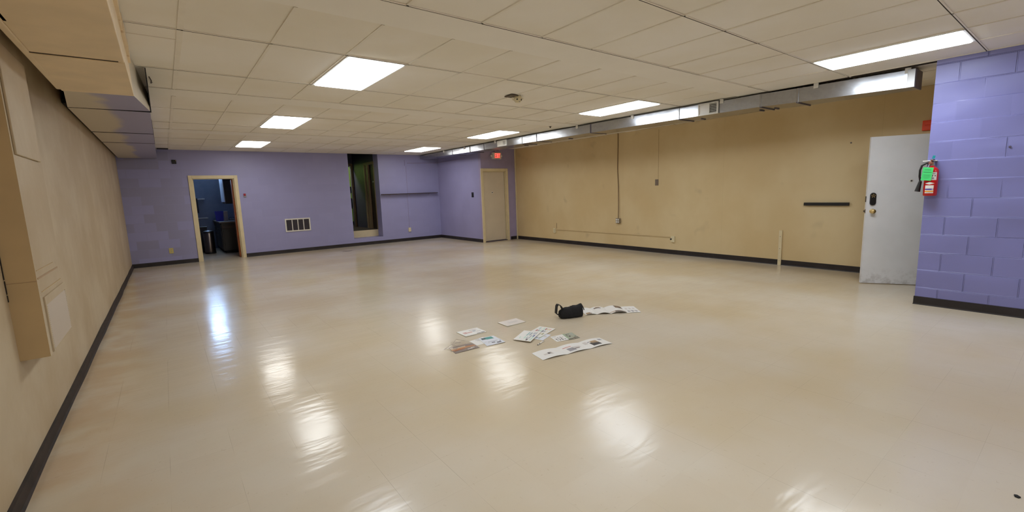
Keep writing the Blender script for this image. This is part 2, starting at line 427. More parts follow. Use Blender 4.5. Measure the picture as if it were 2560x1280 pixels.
# skirting
def base_run(name, label, pts, h=.098, t=.008, m='black_base', wob=0.0):
    """pts = floor polyline; the strip stands on its left-hand side"""
    b = B(); P2 = []
    for (xa, ya), (xb, yb) in zip(pts[:-1], pts[1:]):
        n = max(1, int(math.hypot(xb-xa, yb-ya)/.55)) if wob else 1
        for i in range(n): P2.append((xa+(xb-xa)*i/n, ya+(yb-ya)*i/n))
    P2.append(pts[-1]); vs = []; N = len(P2)
    for i, (x, y) in enumerate(P2):
        xa, ya = P2[max(0, i-1)]; xb, yb = P2[min(N-1, i+1)]
        d1 = Vector((x-xa, y-ya)); d2 = Vector((xb-x, yb-y))
        d1 = d1.normalized() if d1.length else d2.normalized(); d2 = d2.normalized() if d2.length else d1
        n1 = Vector((-d1.y, d1.x)); n2 = Vector((-d2.y, d2.x)); mm = (n1+n2).normalized(); mm = mm/max(.4, mm.dot(n1))
        o = t + (random.uniform(0, wob) if wob else 0); o2 = o + (random.uniform(0, wob*.8) if wob else 0)
        hh = h + (random.uniform(-wob, wob*.6) if wob else 0)
        vs += [(x, y, 0), (x+mm.x*(o2+.004), y+mm.y*(o2+.004), 0), (x+mm.x*o, y+mm.y*o, .015), (x+mm.x*o, y+mm.y*o, hh-.003), (x, y, hh)]
    fs = []
    for i in range(N-1):
        for k in range(4): fs.append((i*5+k, i*5+k+1, (i+1)*5+k+1, (i+1)*5+k))
    fs += [(4, 3, 2, 1, 0), tuple((N-1)*5+k for k in range(5))]
    b.add(vs, fs, m); return struct(b, name, label, 'baseboard', smooth=False)
base_run('baseboard_left', 'wavy grubby black rubber skirting along the left wall', [(XL, YB), (XL, YREAR)], .088, .012, 'grubby_base', .010)
base_run('baseboard_back', 'black rubber skirting left of the office doorway', [(.548, YB), (XL, YB)])
base_run('baseboard_back.001', 'black rubber skirting from the office doorway to the corner and exit door', [(7.44, YE), (XS, YE), (XS, YB), (1.595, YB)])
base_run('baseboard_right', 'black rubber skirting along the long cream wall, exit door to stake', [(XR, 3.467), (XR, YE), (8.47, YE)])
base_run('baseboard_right.001', 'black rubber skirting on the cream wall between stake and white door', [(XR, YC), (XR, 3.405)])
base_run('baseboard_column', 'black rubber skirting under the purple block wall', [(XC, YREAR), (XC, YC), (XC+.2, YC)])
struct(B().box(8.70, 8.735, YE-.035, YE, 0, CEIL-.002, 'casing', .006), 'trim_1', 'cream corner strip between exit wall and cream wall', 'trim')
for nm, (x, y, z), (du, dv) in (('column', (XC-.002, .604, 1.769), (0, 1)), ('right', (XR-.002, 2.477, 2.068), (0, 1))):
    o = tag(B().lathe([(0, -.016), (.009, -.014), (.011, -.002), (.004, 0), (.004, .01)], (x, y, z), (1, 0, 0), 'dark_steel', 10).build('anchor_screw', loc=(x, y, z), smooth=True),
        'small dark screw left in the purple block wall' if nm == 'column' else 'small dark screw left high on the cream wall', 'screw')

# ------------------------------------------------------------------ ceiling lights
def make_light():
    r = thing('ceiling_light', (0, 0, CEIL), 'x', 'ceiling light', 'recessed ceiling light panels')
    f = B(); X, Y = .2926, .64
    for a, c, d, e in ((-X, X, -Y, -Y+.022), (-X, X, Y-.022, Y), (-X, -X+.022, -Y+.022, Y-.022), (X-.022, X, -Y+.022, Y-.022)):
        f.box(a, c, d, e, CEIL-.004, CEIL+.02, 'white_frame', .002)
    f.build('frame', r)
    a, c, g, h = X-.021, Y-.021, X-.036, Y-.036; zt, zb = CEIL+.002, CEIL-.014      # shallow drop lens
    V = [(-a, -c, zt), (a, -c, zt), (a, c, zt), (-a, c, zt), (-g, -h, zb), (g, -h, zb), (g, h, zb), (-g, h, zb)]
    B().add(V, [(0, 1, 2, 3), (7, 6, 5, 4), (0, 4, 5, 1), (1, 5, 6, 2), (2, 6, 7, 3), (3, 7, 4, 0)], 'lens').build('diffuser', r)
    h = B()
    for a, c, d, e in ((-X, -X+.01, -Y, Y), (X-.01, X, -Y, Y), (-X, X, -Y, -Y+.01), (-X, X, Y-.01, Y)): h.box(a, c, d, e, CEIL+.02, CEIL+.1, 'white_frame')
    h.box(-X, X, -Y, Y, CEIL+.1, CEIL+.11, 'white_frame'); h.build('housing', r)
    return r
L0 = make_light()
NAMES = {(2, .845): 'lit ceiling panel in the left row beyond the top of the photo', (2, 4.285): 'nearest and largest lit ceiling panel of the left row', (2, 7.80): 'middle lit ceiling panel of the left row', (2, 11.31): 'farthest lit ceiling panel of the left row, before the purple wall',
         (9, .845): 'long bright ceiling panel nearest the purple block wall', (9, 4.285): 'bright ceiling panel beside the duct register, second in the right row', (9, 7.80): 'bright ceiling panel above the duct, third in the right row', (9, 11.31): 'farthest bright ceiling panel of the right row, by the shelf corner',
         (2, -2.64): 'lit ceiling panel behind the camera, left row', (9, -2.64): 'lit ceiling panel behind the camera, right row'}
for i, (k, a, c) in enumerate(LIGHTS):
    loc = (COLX0+PX*(k+.5), (a+c)/2, CEIL); sy = (c-a-.012)/1.28
    o = L0
    if i:
        o = L0.copy(); COL.objects.link(o)
        for ch in list(L0.children):
            q = ch.copy(); COL.objects.link(q); q.parent = o
    o.location = loc; o.scale = (1, sy, 1); o['label'] = NAMES[(k, a)]
    if a > 7:                                     # the tubes at the far end are older
        d = [c for c in o.children if c.name.startswith('diffuser')][0]
        d.material_slots[0].link = 'OBJECT'; d.material_slots[0].material = M['lens_far' if a > 11 else 'lens_mid']
bpy.context.view_layer.update()

# ------------------------------------------------------------------ ceiling devices
r = thing('ceiling_detector', (3.92, 4.93, CEIL), 'ivory detector with two dark lenses hanging from a brown ceiling plate', 'detector')
B().box(3.80, 3.92, 4.86, 5.02, CEIL-.012, CEIL-.001, 'dark_metal', .003).build('mounting_plate', r)
B().lathe([(0, -.085), (.035, -.083), (.05, -.06), (.055, -.02), (.045, 0), (0, 0)], (3.95, 4.92, CEIL), (0, 0, 1), 'ivory', 20).build('housing', r, smooth=True)
for dx, dy in ((-.035, -.038), (.03, -.052)):
    B().lathe([(0, .012), (.013, .008), (.014, 0), (0, -.005)], (3.95+dx*.85, 4.92+dy*.75, CEIL-.052), (dx, dy, -.02), 'black', 10).build('lens', r, smooth=True)
B().lathe([(0, .004), (.008, .003), (.008, 0)], (3.945, 4.88, CEIL-.078), (0, -.5, -1), 'ink_grey', 8).build('sensor_dot', r, smooth=True)
B().tube([(3.90, 4.98, CEIL-.01), (3.95, 5.03, CEIL-.03), (4.03, 5.03, CEIL-.035), (4.07, 4.95, CEIL-.02), (4.0, 4.90, CEIL-.025)], .006, 'ivory', 6).build('cable', r, smooth=True)
tag(B().lathe([(.03, 0), (.028, -.006), (.012, -.008), (.012, -.02), (.016, -.022), (.016, -.03), (0, -.032)], (6.36, 6.9, CEIL), (0, 0, 1), 'dark_metal', 14).build('sprinkler_head', loc=(6.36, 6.9, CEIL), smooth=True),
    'tiny dark sprinkler head on the ceiling near the long duct', 'sprinkler')

# ------------------------------------------------------------------ long galvanised duct on the right
FX = [(1.44, 7.09, 2.552), (2.62, 6.965, 2.568), (3.07, 6.90, 2.575), (4.32, 6.83, 2.578), (6.2, 6.785, 2.585), (7.8, 6.77, 2.592), (8.32, 6.77, 2.594), (9.9, 6.775, 2.60), (10.6, 6.78, 2.605), (11.55, 6.79, 2.612), (13.68, 6.81, 2.64)]
def fx(y):
    for (a, xa, za), (c, xc, zc) in zip(FX[:-1], FX[1:]):
        if y <= c: t = (y-a)/(c-a); return xa+(xc-xa)*t, za+(zc-za)*t-.012
    return FX[-1][1], FX[-1][2]-.012
DUCT_T, DUCT_W = 2.738, .46
duct = thing('air_duct', (7.0, 1.45, 2.56), 'long shiny galvanised sheet metal duct under the ceiling along the cream wall', 'duct')
for (ya, xa, za), (yb, xb, zb) in zip(FX[:-1], FX[1:]):
    b = B(); g = .003; za -= .012; zb -= .012; wa_ = .29 if ya < 2 else DUCT_W
    A = [(xa, ya+g, za), (xa+wa_, ya+g, za), (xa+wa_, ya+g, DUCT_T), (xa, ya+g, DUCT_T)]
    Cc = [(xb, yb-g, zb), (xb+DUCT_W, yb-g, zb), (xb+DUCT_W, yb-g, DUCT_T), (xb, yb-g, DUCT_T)]
    k = (random.uniform(-.004, .004))
    A = [(x+k, y, z) for x, y, z in A]; Cc = [(x-k, y, z) for x, y, z in Cc]
    b.add(A+Cc, [(0, 1, 5, 4), (1, 2, 6, 5), (2, 3, 7, 6), (3, 0, 4, 7), (3, 2, 1, 0), (4, 5, 6, 7)], 'galv')
    b.build('duct_section', duct)
for y in (2.62, 3.07, 4.32, 6.2, 7.8, 8.32, 9.9, 10.6, 11.55):
    x, z = fx(y); b = B(); wd = .012; raised = .008 if y in (2.62, 3.07, 4.32, 8.32, 10.6) else .004
    m = 'steel' if y in (2.62, 3.07, 4.32, 8.32, 10.6) else 'dark_steel'
    b.box(x-raised, x+.003, y-wd, y+wd, z-raised, DUCT_T, m); b.box(x-raised, x+DUCT_W, y-wd*.6, y+wd*.6, z-raised-.004, z+.003, 'dark_steel')
    b.build('seam_flange', duct)
B().box(7.082, 7.385, 1.425, 1.442, 2.532, 2.742, 'dark_steel', .003).build('end_cap', duct)
B().box(7.068, 7.086, 1.43, 1.50, 2.536, 2.742, 'steel', .002).build('end_collar', duct)
for y in (1.50, 2.41, 3.62, 5.22, 6.56, 9.39, 10.87, 12.05):
    x, z = fx(y)
    B().box(x-.012, x-.002, y-.028, y+.028, 2.70, CEIL-.001, 'white_frame', .002).box(x-.03, x-.002, y-.02, y+.02, CEIL-.006, CEIL-.001, 'white_frame').build('hanger_clip', duct)
for y in (3.0, 3.2, 4.1, 7.1, 8.6):
    x, z = fx(y)
    B().box(x+.3, x+.42, y-.012, y+.012, z-.012, z-.001, 'dark_steel').build('hanger_rod', duct)
def register(y0, y1, z0, z1, split, nblades):
    xm = min(fx(y0)[0], fx(y1)[0]) - .004
    fr = B(); t = .014
    for a, c, d, e in ((y0, y1, z0, z0+.02), (y0, y1, z1-.02, z1), (y0, y0+.022, z0+.02, z1-.02), (y1-.022, y1, z0+.02, z1-.02)):
        fr.box(xm-t, xm+.012, a, c, d, e, 'white_frame', .003)
    ys = y0 + (y1-y0)*split
    fr.box(xm-t, xm+.01, ys-.006, ys+.006, z0+.02, z1-.02, 'white_frame')
    f = fr.build('register', duct)
    B().box(xm-.002, xm+.004, ys+.006, y1-.022, z0+.02, z1-.02, 'white_frame').build('damper_panel', f)
    B().box(xm+.004, xm+.008, y0+.022, ys-.006, z0+.02, z1-.02, 'dark_hole').build('dark_backing', f)
    for i in range(nblades):
        z = z0+.02 + (z1-z0-.04)*(i+.5)/nblades
        B().obox((xm-.004, (y0+.022+ys-.006)/2, z), ((1, 0, .8), (0, 1, 0), (-.8, 0, 1)), (.009, (ys-y0-.028)/2, .0012), 'white_frame').build('louvre', f)
register(3.66, 3.985, 2.562, 2.742, .44, 6)
register(8.92, 9.29, 2.60, 2.742, .40, 7)

# ------------------------------------------------------------------ beige duct on the left
d = thing('ceiling_duct', (-.4, 3, 2.4), 'boxed beige duct along the left wall, purple overspray at its far end', 'duct')
# near deep section
NX0, NX1, NZ, NY = -.52, -.095, 2.40, 5.05
B().box(NX0, NX1, YREAR+.02, NY, NZ, CEIL, 'beige_panel', .004).build('near_section', d)
B().box(NX0+.02, NX1-.015, 2.0-6, 2.50, NZ-.008, NZ+.01, 'beige_panel', .002).box(NX0+.03, NX1-.02, 2.495, 2.512, NZ-.004, NZ+.004, 'gap').build('bottom_panel', d)
B().box(NX0-.01, NX1-.03, 3.905, 3.915, NZ-.003, NZ+.004, 'gap').box(NX0-.01, NX1+.002, 3.93, 5.05, NZ-.004, NZ+.01, 'beige_panel', .001).build('end_panel', d)
B().box(NX0-.035, NX0, 2.0, 5.0, NZ-.005, NZ+.07, 'beige_panel', .006).build('edge_lip', d)
b = B()
for i in range(14):
    y = 2.1 + i*.2; b.box(NX1-.002, NX1+.012+random.uniform(0, .006), y, y+.2, NZ+.24+random.uniform(-.02, .02), CEIL, 'beige_panel')
b.build('torn_tape', d)
# boot to the wall chase
B().box(XL+.002, NX0+.02, 2.35, 3.34, NZ, CEIL, 'beige_panel', .003).build('branch_boot', d)
# transition
A = [(-.52, 5.05, 2.40), (-.095, 5.05, 2.40), (-.095, 5.05, CEIL), (-.52, 5.05, CEIL)]
Cc = [(-.70, 6.88, 2.552), (0.0, 6.80, 2.552), (0.0, 6.80, CEIL), (-.70, 6.88, CEIL)]
B().add(A+Cc, [(0, 4, 5, 1), (2, 6, 7, 3), (3, 7, 4, 0), (0, 1, 2, 3), (4, 7, 6, 5)], 'overspray').add(A+Cc, [(1, 5, 6, 2)], 'duct_side').build('transition', d)
ys = [6.84, 8.95, 10.35, 13.69]
for a, c in zip(ys[:-1], ys[1:]):
    b = B().box(-.70, .0, a+.004, c-.004, 2.552, CEIL, 'overspray', .002); b.build('far_section', d)
    B().box(-.702, .004, a-.008, a+.006, 2.546, CEIL, 'dark_hole' if a < 9 else 'dark_steel').build('seam', d)
B().box(XL+.002, -.695, 6.9, 13.69, 2.60, 2.64, 'gap').build('wall_gap_strip', d)  # dark strip filling the gap between duct and wall
B().box(.004, .012, 5.6, 7.2, 2.60, CEIL-.001, 'dark_hole').build('side_strap', d)
tag(B().tube([(.03, 5.95, CEIL-.004), (.045, 6.0, CEIL-.03), (.04, 6.1, CEIL-.035), (.05, 6.2, CEIL-.006)], .005, 'dark_wood', 6).build('loose_wire', loc=(.03, 6.1, CEIL-.03), smooth=True),
    'short scrap of brown wire hanging at the side of the beige duct', 'wire')
tag(B().box(.02, .235, 13.40, 13.69, CEIL-.001, CEIL+.004, 'dark_hole').build('ceiling_hole', loc=(.12, 13.5, CEIL), kind='structure'), 'dark gap where a ceiling tile is missing by the far duct end', 'ceiling hole', kind='structure')

# vertical chase with return grille
ch = thing('wall_chase', (-.68, 4.0, .63), 'beige boxed vertical duct on the left wall with a return grille near its foot', 'duct')
CX, CY0, CY1 = -.62, 3.645, 4.38
b = B().face([(XL, CY0, .635), (CX, CY0, .635), (CX, CY0, NZ), (XL, CY0, NZ)], 'chase_side')
b.face([(CX, CY0, .635), (CX, CY1, .635), (CX, CY1, NZ+.1), (CX, CY0, NZ+.1)], 'left_wall')
b.face([(XL, CY1, .635), (XL, CY1, NZ+.1), (CX, CY1, NZ+.1), (CX, CY1, .635)], 'left_wall')
b.face([(XL, CY0, .635), (XL, CY1, .635), (CX, CY1, .635), (CX, CY0, .635)], 'left_wall')
b.face([(XL, CY0, NZ+.1), (CX, CY0, NZ+.1), (CX, CY1, NZ+.1), (XL, CY1, NZ+.1)], 'left_wall'); b.build('box', ch)
B().box(CX, CX+.012, CY0+.03, CY1-.09, 1.79, NZ, 'left_wall', .004).build('upper_cover', ch)
B().box(CX-.002, CX+.003, CY0+.02, CY0+.62, 1.086, 1.096, 'photo_tan', .001).box(CX-.002, CX+.004, CY0+.02, CY0+.5, 1.135, 1.138, 'chase_side').box(CX-.002, CX+.004, CY0+.06, CY0+.66, 1.006, 1.009, 'chase_side').build('patched_seam', ch)
b = B(); z = .98
while z < 1.62:
    q = random.uniform(.02, .06); b.box(XL+.001, XL+.004, CY0-random.uniform(.004, .011), CY0+.001, z, z+q, 'gap'); z += q*random.choice((1, 1, 1.15))
b.build('open_joint', ch)
B().box(XL, CX, CY0-.002, CY0+.002, 1.079, 1.081, 'photo_tan').build('board_joint', ch)
gr = B(); gy0, gy1, gz0, gz1 = 3.73, 4.335, .66, .925
for a, c, e, f in ((gy0-.02, gy1+.01, gz0-.015, gz0), (gy0-.02, gy1+.01, gz1, gz1+.05), (gy0-.02, gy0, gz0, gz1), (gy1, gy1+.01, gz0, gz1)): gr.box(CX-.001, CX+.009, a, c, e, f, 'left_wall', .002)
g = gr.build('return_grille', ch)
B().box(CX, CX+.003, gy0, gy1, gz0, gz1, 'taupe').build('grille_backing', g)
N = 22
for i in range(N):
    z = gz0 + (gz1-gz0)*(i+.5)/N
    B().obox((CX+.006, (gy0+gy1)/2, z), ((.5, 0, -.87), (0, 1, 0), (.87, 0, .5)), (.0085, (gy1-gy0)/2, .0008), 'grille_tan').build('grille_louvre', g)

# ------------------------------------------------------------------ office doorway and room
def casing(name, parent, x0, x1, z1, y, m, wd=.078, t=.018, z0=0.0):
    b = B().box(x0-wd, x0, y-t, y, z0, z1+wd, m, .004).box(x1, x1+wd, y-t, y, z0, z1+wd, m, .004).box(x0, x1, y-t, y, z1, z1+wd, m, .004)
    return b.build(name, parent)
d1 = thing('door_1', (DX0, YB, 0), 'cream cased office doorway in the purple wall with its brown door swung inward', 'door', kind='structure')
casing('casing', d1, DX0, DX1, DZ, YB, 'casing')
b = B().box(DX0, DX0+.012, YB, YB+.16, 0, DZ, 'casing').box(DX1-.012, DX1, YB, YB+.16, 0, DZ, 'casing').box(DX0, DX1, YB, YB+.16, DZ-.012, DZ, 'casing')
b.box(DX1-.03, DX1-.012, YB+.05, YB+.09, 0, DZ-.012, 'casing').box(DX0+.012, DX0+.026, YB+.05, YB+.09, 0, DZ-.012, 'casing'); b.build('jamb', d1)
ld = Vector((math.sin(math.radians(4.5)), math.cos(math.radians(4.5)), 0)); lnn = Vector((ld.y, -ld.x, 0)); lc = Vector((DX1-.034, YB+.165, 0))
lf = B().obox(lc+ld*.43+Vector((0, 0, 1.03)), (ld, lnn, (0, 0, 1)), (.43, .019, 1.018), 'brown_wood', .003).build('leaf', d1)
for s in (1,):
    B().lathe([(.026, 0), (.026, .006), (.010, .01), (.010, .03), (.027, .042), (.028, .055), (.018, .066), (0, .068)], lc+ld*.795+lnn*s*.019+Vector((0, 0, .96)), lnn*s, 'brass', 16).build('knob', lf, smooth=True)
OY = 17.3
b = B().box(-.1, 0.0, YB+.15, OY, 0, 2.9, 'office_wall').box(2.6, 2.7, YB+.15, OY, 0, 2.9, 'office_wall')
b.box(-.1, 2.7, OY, OY+.1, 0, 2.28, 'office_wall').box(-.1, .74, OY, OY+.1, 2.28, 2.72, 'office_wall').box(1.22, 2.7, OY, OY+.1, 2.28, 2.72, 'office_wall').box(-.1, 2.7, OY, OY+.1, 2.72, 2.9, 'office_wall')
struct(b, 'wall_office', 'blue grey walls of the dim office beyond the left doorway', 'wall')
struct(B().box(-.1, 2.7, YB+.15, OY+.1, 2.9, 2.95, 'tile'), 'ceiling_office', 'ceiling of the dim office', 'ceiling')
struct(B().face([(-.1, YB+.2, 0), (2.7, YB+.2, 0), (2.7, OY, 0), (-.1, OY, 0)], 'floor'), 'floor_office', 'vinyl floor of the dim office', 'floor')
w1 = thing('window_1', (.95, OY, 2.5), 'high window giving the office its blue daylight', 'window', kind='structure')
B().box(.74, 1.22, OY+.06, OY+.065, 2.28, 2.72, 'sky_pane').build('pane', w1)
b = B()
for a, c, e, f in ((.74, 1.22, 2.28, 2.31), (.74, 1.22, 2.69, 2.72), (.74, .77, 2.31, 2.69), (1.19, 1.22, 2.31, 2.69)): b.box(a, c, OY+.03, OY+.06, e, f, 'white_frame')
b.build('window_frame', w1)
# counter running back from the doorway
ct = thing('base_cabinet', (1.5, 16.2, 0), 'dark wooden base cabinet inside the office doorway', 'cabinet')
B().box(1.235, 1.86, 15.24, OY-.01, .08, .87, 'cabinet_dark', .004).build('body', ct)
B().box(1.29, 1.86, 15.30, OY-.01, 0, .08, 'black_matte').build('plinth', ct)
B().box(1.27, 1.82, 15.222, 15.238, .12, .68, 'cabinet_dark', .005).build('end_panel', ct)
B().box(1.25, 1.84, 15.22, 15.238, .72, .80, 'dark_wood', .004).build('end_rail', ct)
for y0 in (15.3, 15.97, 16.64):
    q = B().box(1.217, 1.234, y0, y0+.62, .12, .70, 'cabinet_dark', .004).build('door', ct)
    B().tube([(1.216, y0+.56, .60), (1.195, y0+.56, .59), (1.195, y0+.56, .51), (1.216, y0+.56, .50)], .005, 'chrome', 6).build('handle', q, smooth=True)
    B().box(1.217, 1.234, y0, y0+.62, .72, .85, 'cabinet_dark', .004).build('drawer', ct)
tag(B().box(1.19, 1.90, 15.18, OY-.005, .872, .91, 'counter', .006).build('worktop', loc=(1.5, 16.2, .872)), 'brown laminate worktop on the office base cabinet', 'worktop')
def open_box(b, x0, x1, y0, y1, z0, z1, m, t=.005, fl=.015):
    A = [(x0+fl, y0+fl), (x1-fl, y0+fl), (x1-fl, y1-fl), (x0+fl, y1-fl)]; C2 = [(x0, y0), (x1, y0), (x1, y1), (x0, y1)]
    Ai = [(x0+fl+t, y0+fl+t), (x1-fl-t, y0+fl+t), (x1-fl-t, y1-fl-t), (x0+fl+t, y1-fl-t)]; Ci = [(x0+t, y0+t), (x1-t, y0+t), (x1-t, y1-t), (x0+t, y1-t)]
    vs = [(x, y, z0) for x, y in A] + [(x, y, z1) for x, y in C2] + [(x, y, z0+t) for x, y in Ai] + [(x, y, z1) for x, y in Ci]
    fs = [(3, 2, 1, 0), (8, 9, 10, 11)]
    for k in range(4):
        j = (k+1) % 4; fs += [(k, j, 4+j, 4+k), (8+j, 8+k, 12+k, 12+j), (4+k, 4+j, 12+j, 12+k)]
    return b.add(vs, fs, m)
bb = open_box(B(), 1.185, 1.385, 15.95, 16.2, .911, 1.20, 'tub_blue')
bb.box(1.180, 1.390, 15.945, 15.955, 1.185, 1.202, 'tub_blue')
tag(bb.build('storage_tub', loc=(1.28, 16.05, .911)), 'bright blue plastic tub on the office worktop', 'tub')
tag(B().obox((1.45, 16.1, 1.055), ((1, 0, 0), (0, 1, 0), (0, 0, 1)), (.05, .08, .144), 'paper', .006).build('carton', loc=(1.45, 16.1, .911)), 'pale carton standing beside the blue tub on the worktop', 'carton')
k = thing('dish_rack', (1.62, 16.3, .911), 'small dark dish rack on the office worktop beside the carton', 'rack')
b = B()
for z in (.925, .99): b.tube([(1.54, 16.15, z), (1.78, 16.15, z), (1.78, 16.4, z), (1.54, 16.4, z), (1.54, 16.15, z)], .005, 'black', 6)
for x, y in ((1.54, 16.15), (1.78, 16.15), (1.78, 16.4), (1.54, 16.4)): b.tube([(x, y, .912), (x, y, .995)], .005, 'black', 6)
b.build('wire_frame', k, smooth=True)
b = B()
for i in range(7): b.tube([(1.56+i*.033, 16.16, .925), (1.56+i*.033, 16.27, 1.0), (1.56+i*.033, 16.39, .925)], .003, 'black', 5)
b.build('divider', k, smooth=True)
uc = thing('wall_cabinet', (1.6, 15.6, 1.41), 'dark wall cabinet above the office counter, its daylit side coloured pale', 'cabinet')
B().box(1.445, 1.80, 15.60, 16.55, 1.415, 2.45, 'cabinet_dark', .004).build('body', uc)
B().box(1.425, 1.443, 15.60, 16.55, 1.47, 2.45, 'paper_blue', .003).build('side_panel', uc)  # pale panel puts the daylight on this side into its colour
B().box(1.455, 1.79, 15.582, 15.598, 1.43, 2.44, 'cabinet_dark', .004).build('door', uc)
for y in (15.75, 16.1): B().box(1.428, 1.443, y-.03, y+.03, 1.418, 1.468, 'chrome', .003).build('hook', uc)
for z, x1, lab in ((1.583, 1.045, 'upper white rail with a dark towel on the office back wall'), (.985, 1.075, 'lower white rail on the office back wall behind the bins')):
    k = thing('wall_rail', (.9, OY-.05, z), lab, 'rail')
    B().box(.60, x1, OY-.075, OY-.035, z-.016, z+.016, 'white_frame', .006).build('bar', k)
    for x in (.66, x1-.05): B().box(x-.015, x+.015, OY-.036, OY-.002, z-.02, z+.02, 'white_frame', .003).build('bracket', k)
b = B()
for i in range(8):
    x0 = .62+i*.029; b.obox((x0+.014, OY-.10-(i % 2)*.006, 1.375), ((1, 0, 0), (0, 1, 0), (0, 0, 1)), (.016, .008, .225), 'towel', .006)
b.box(.62, .855, OY-.108, OY-.02, 1.597, 1.607, 'towel', .003)
tag(b.build('towel', loc=(.74, OY-.1, 1.6)), 'dark towel hanging over the upper white rail in the office', 'towel')
tc = thing('pedal_bin', (.93, 15.65, 0), 'round stainless steel pedal bin just inside the office doorway', 'bin')
B().lathe([(0, 0.0), (.135, 0), (.14, .012), (.14, .05)], (.93, 15.65, 0), (0, 0, 1), 'black', 28).build('base_ring', tc, smooth=True)
B().lathe([(.132, .05), (.132, .60), (.128, .605)], (.93, 15.65, 0), (0, 0, 1), 'bin_steel', 32).build('body', tc, smooth=True)
B().lathe([(.138, .60), (.14, .615), (.125, .65), (.07, .672), (0, .678)], (.93, 15.65, 0), (0, 0, 1), 'black', 28).build('lid', tc, smooth=True)
B().box(.90, .96, 15.47, 15.54, .012, .026, 'black', .004).build('pedal', tc)
tb = thing('waste_bin', (.72, 16.25, 0), 'tall dark waste bin behind the steel pedal bin', 'bin')
open_box(B(), .50, .94, 16.1, 16.45, 0.001, .74, 'towel', .008, .05).build('body', tb)
B().box(.485, .955, 16.085, 16.465, .735, .765, 'black', .008).build('rim', tb)
tag(B().box(.655, .685, 15.2, 15.9, 0.001, .72, 'paper_blue', .004).build('folded_board', loc=(.67, 15.5, 0)), 'pale folded board standing just inside the office doorway', 'board')

# ------------------------------------------------------------------ raised hall
HF = .43
b = B().box(HX0, HX1, YB+T, YB+T+.02, HZ, HF, 'casing')
struct(b, 'trim_2', 'cream riser of the step up into the dark hall', 'trim')
struct(B().box(3.6, 6.4, YB+T+.02, 17.6, HF-.05, HF, 'dark_wood'), 'floor_hall', 'dark floor of the raised hall', 'floor')
b = B().box(HX1+.02, HX1+.12, YB+T, 14.14, HF, TOP, 'hall_wall').box(HX1+.02, HX1+.12, 14.14, 14.90, 2.50, TOP, 'hall_wall').box(HX1+.02, HX1+.12, 14.90, 16.1, HF, TOP, 'hall_wall')
DHX = 5.32
b.box(3.6, 4.4, 16.1, 16.2, HF, TOP, 'hall_wall').box(4.4, DHX, 16.1, 16.2, 2.56, TOP, 'hall_wall').box(DHX, 6.4, 16.1, 16.2, HF, TOP, 'hall_wall')
b.box(3.6, 3.7, YB+T, 17.6, HF, TOP, 'hall_wall').box(3.6, HX0-.1, YB+T, YB+T+.05, HF, TOP, 'hall_wall')
b.box(6.3, 6.4, YB+T, 17.6, HF, TOP, 'hall_wall').box(3.6, 6.4, 17.5, 17.6, HF, TOP, 'hall_wall')
struct(b, 'wall_hall', 'dark blue grey walls of the raised hall', 'wall')
struct(B().box(3.6, 6.4, YB+.15, 17.6, TOP-.02, TOP+.03, 'hall_wall'), 'ceiling_hall', 'ceiling of the dark hall', 'ceiling')
d4 = thing('door_4', (HX1, 14.14, HF), 'dark brown door in tan casing on the right of the hall', 'door', kind='structure')
X = HX1+.02
b = B().box(X-.022, X, 14.06, 14.14, HF, 2.58, 'hall_casing', .003).box(X-.022, X, 14.90, 15.02, HF, 2.58, 'hall_casing', .003).box(X-.022, X, 14.14, 14.90, 2.50, 2.58, 'hall_casing', .003)
b.box(X, X+.1, 14.14, 14.16, HF, 2.5, 'hall_casing').box(X, X+.1, 14.68, 14.90, HF, 2.5, 'hall_casing'); b.build('casing', d4)
lf = B().box(X+.05, X+.09, 14.16, 14.68, HF+.01, 2.5, 'dark_wood', .003).build('leaf', d4)
B().box(X+.044, X+.05, 14.25, 14.45, 1.93, 1.97, 'ink_grey', .001).build('name_plate', lf)
d5 = thing('door_5', (DHX, 16.1, HF), 'tan cased doorway at the end of the hall', 'door', kind='structure')
casing('casing', d5, 4.4, DHX, 2.56, 16.1, 'hall_casing', .075, .02, HF)
bn = thing('lime_banner', (5.3, 17.0, HF), 'lime green banner with jagged black shapes beyond the dark hall', 'banner')
B().box(4.5, 5.75, 17.0, 17.012, .46, 2.60, 'lime').build('cloth', bn)
for z in (.47, 2.59): B().tube([(4.48, 17.006, z), (5.77, 17.006, z)], .012, 'dark_wood', 8).build('rod', bn, smooth=True)
for pts in ([(5.0, 1.90), (5.62, 1.86), (5.60, 1.66), (5.42, 1.52), (5.0, 1.6)], [(5.0, 1.44), (5.44, 1.52), (5.62, 1.40), (5.57, 1.05), (5.0, 1.15)], [(4.9, .58), (5.62, .58), (5.62, .475), (4.9, .475)]):
    B().face([(x, 16.997, z) for x, z in pts], 'black_matte').build('black_shape', bn)
# unseen lamp added to make the banner beyond the hall bright
k = thing('added_banner_lamp', (4.45, 16.65, 3.0), 'unseen ceiling lamp added in the room behind the hall to light the banner', 'lamp')
B().lathe([(.12, 0), (.12, .02), (0, .02)], (4.45, 16.65, 3.05), (0, 0, 1), 'white_frame', 20).build('base', k, smooth=True)
M['bulb'] = emit('added_lamp_globe', (1, .95, .85, 1), 50)
B().lathe([(0, -.09), (.06, -.08), (.1, -.04), (.11, 0)], (4.45, 16.65, 3.05), (0, 0, 1), 'bulb', 20).build('globe', k, smooth=True)

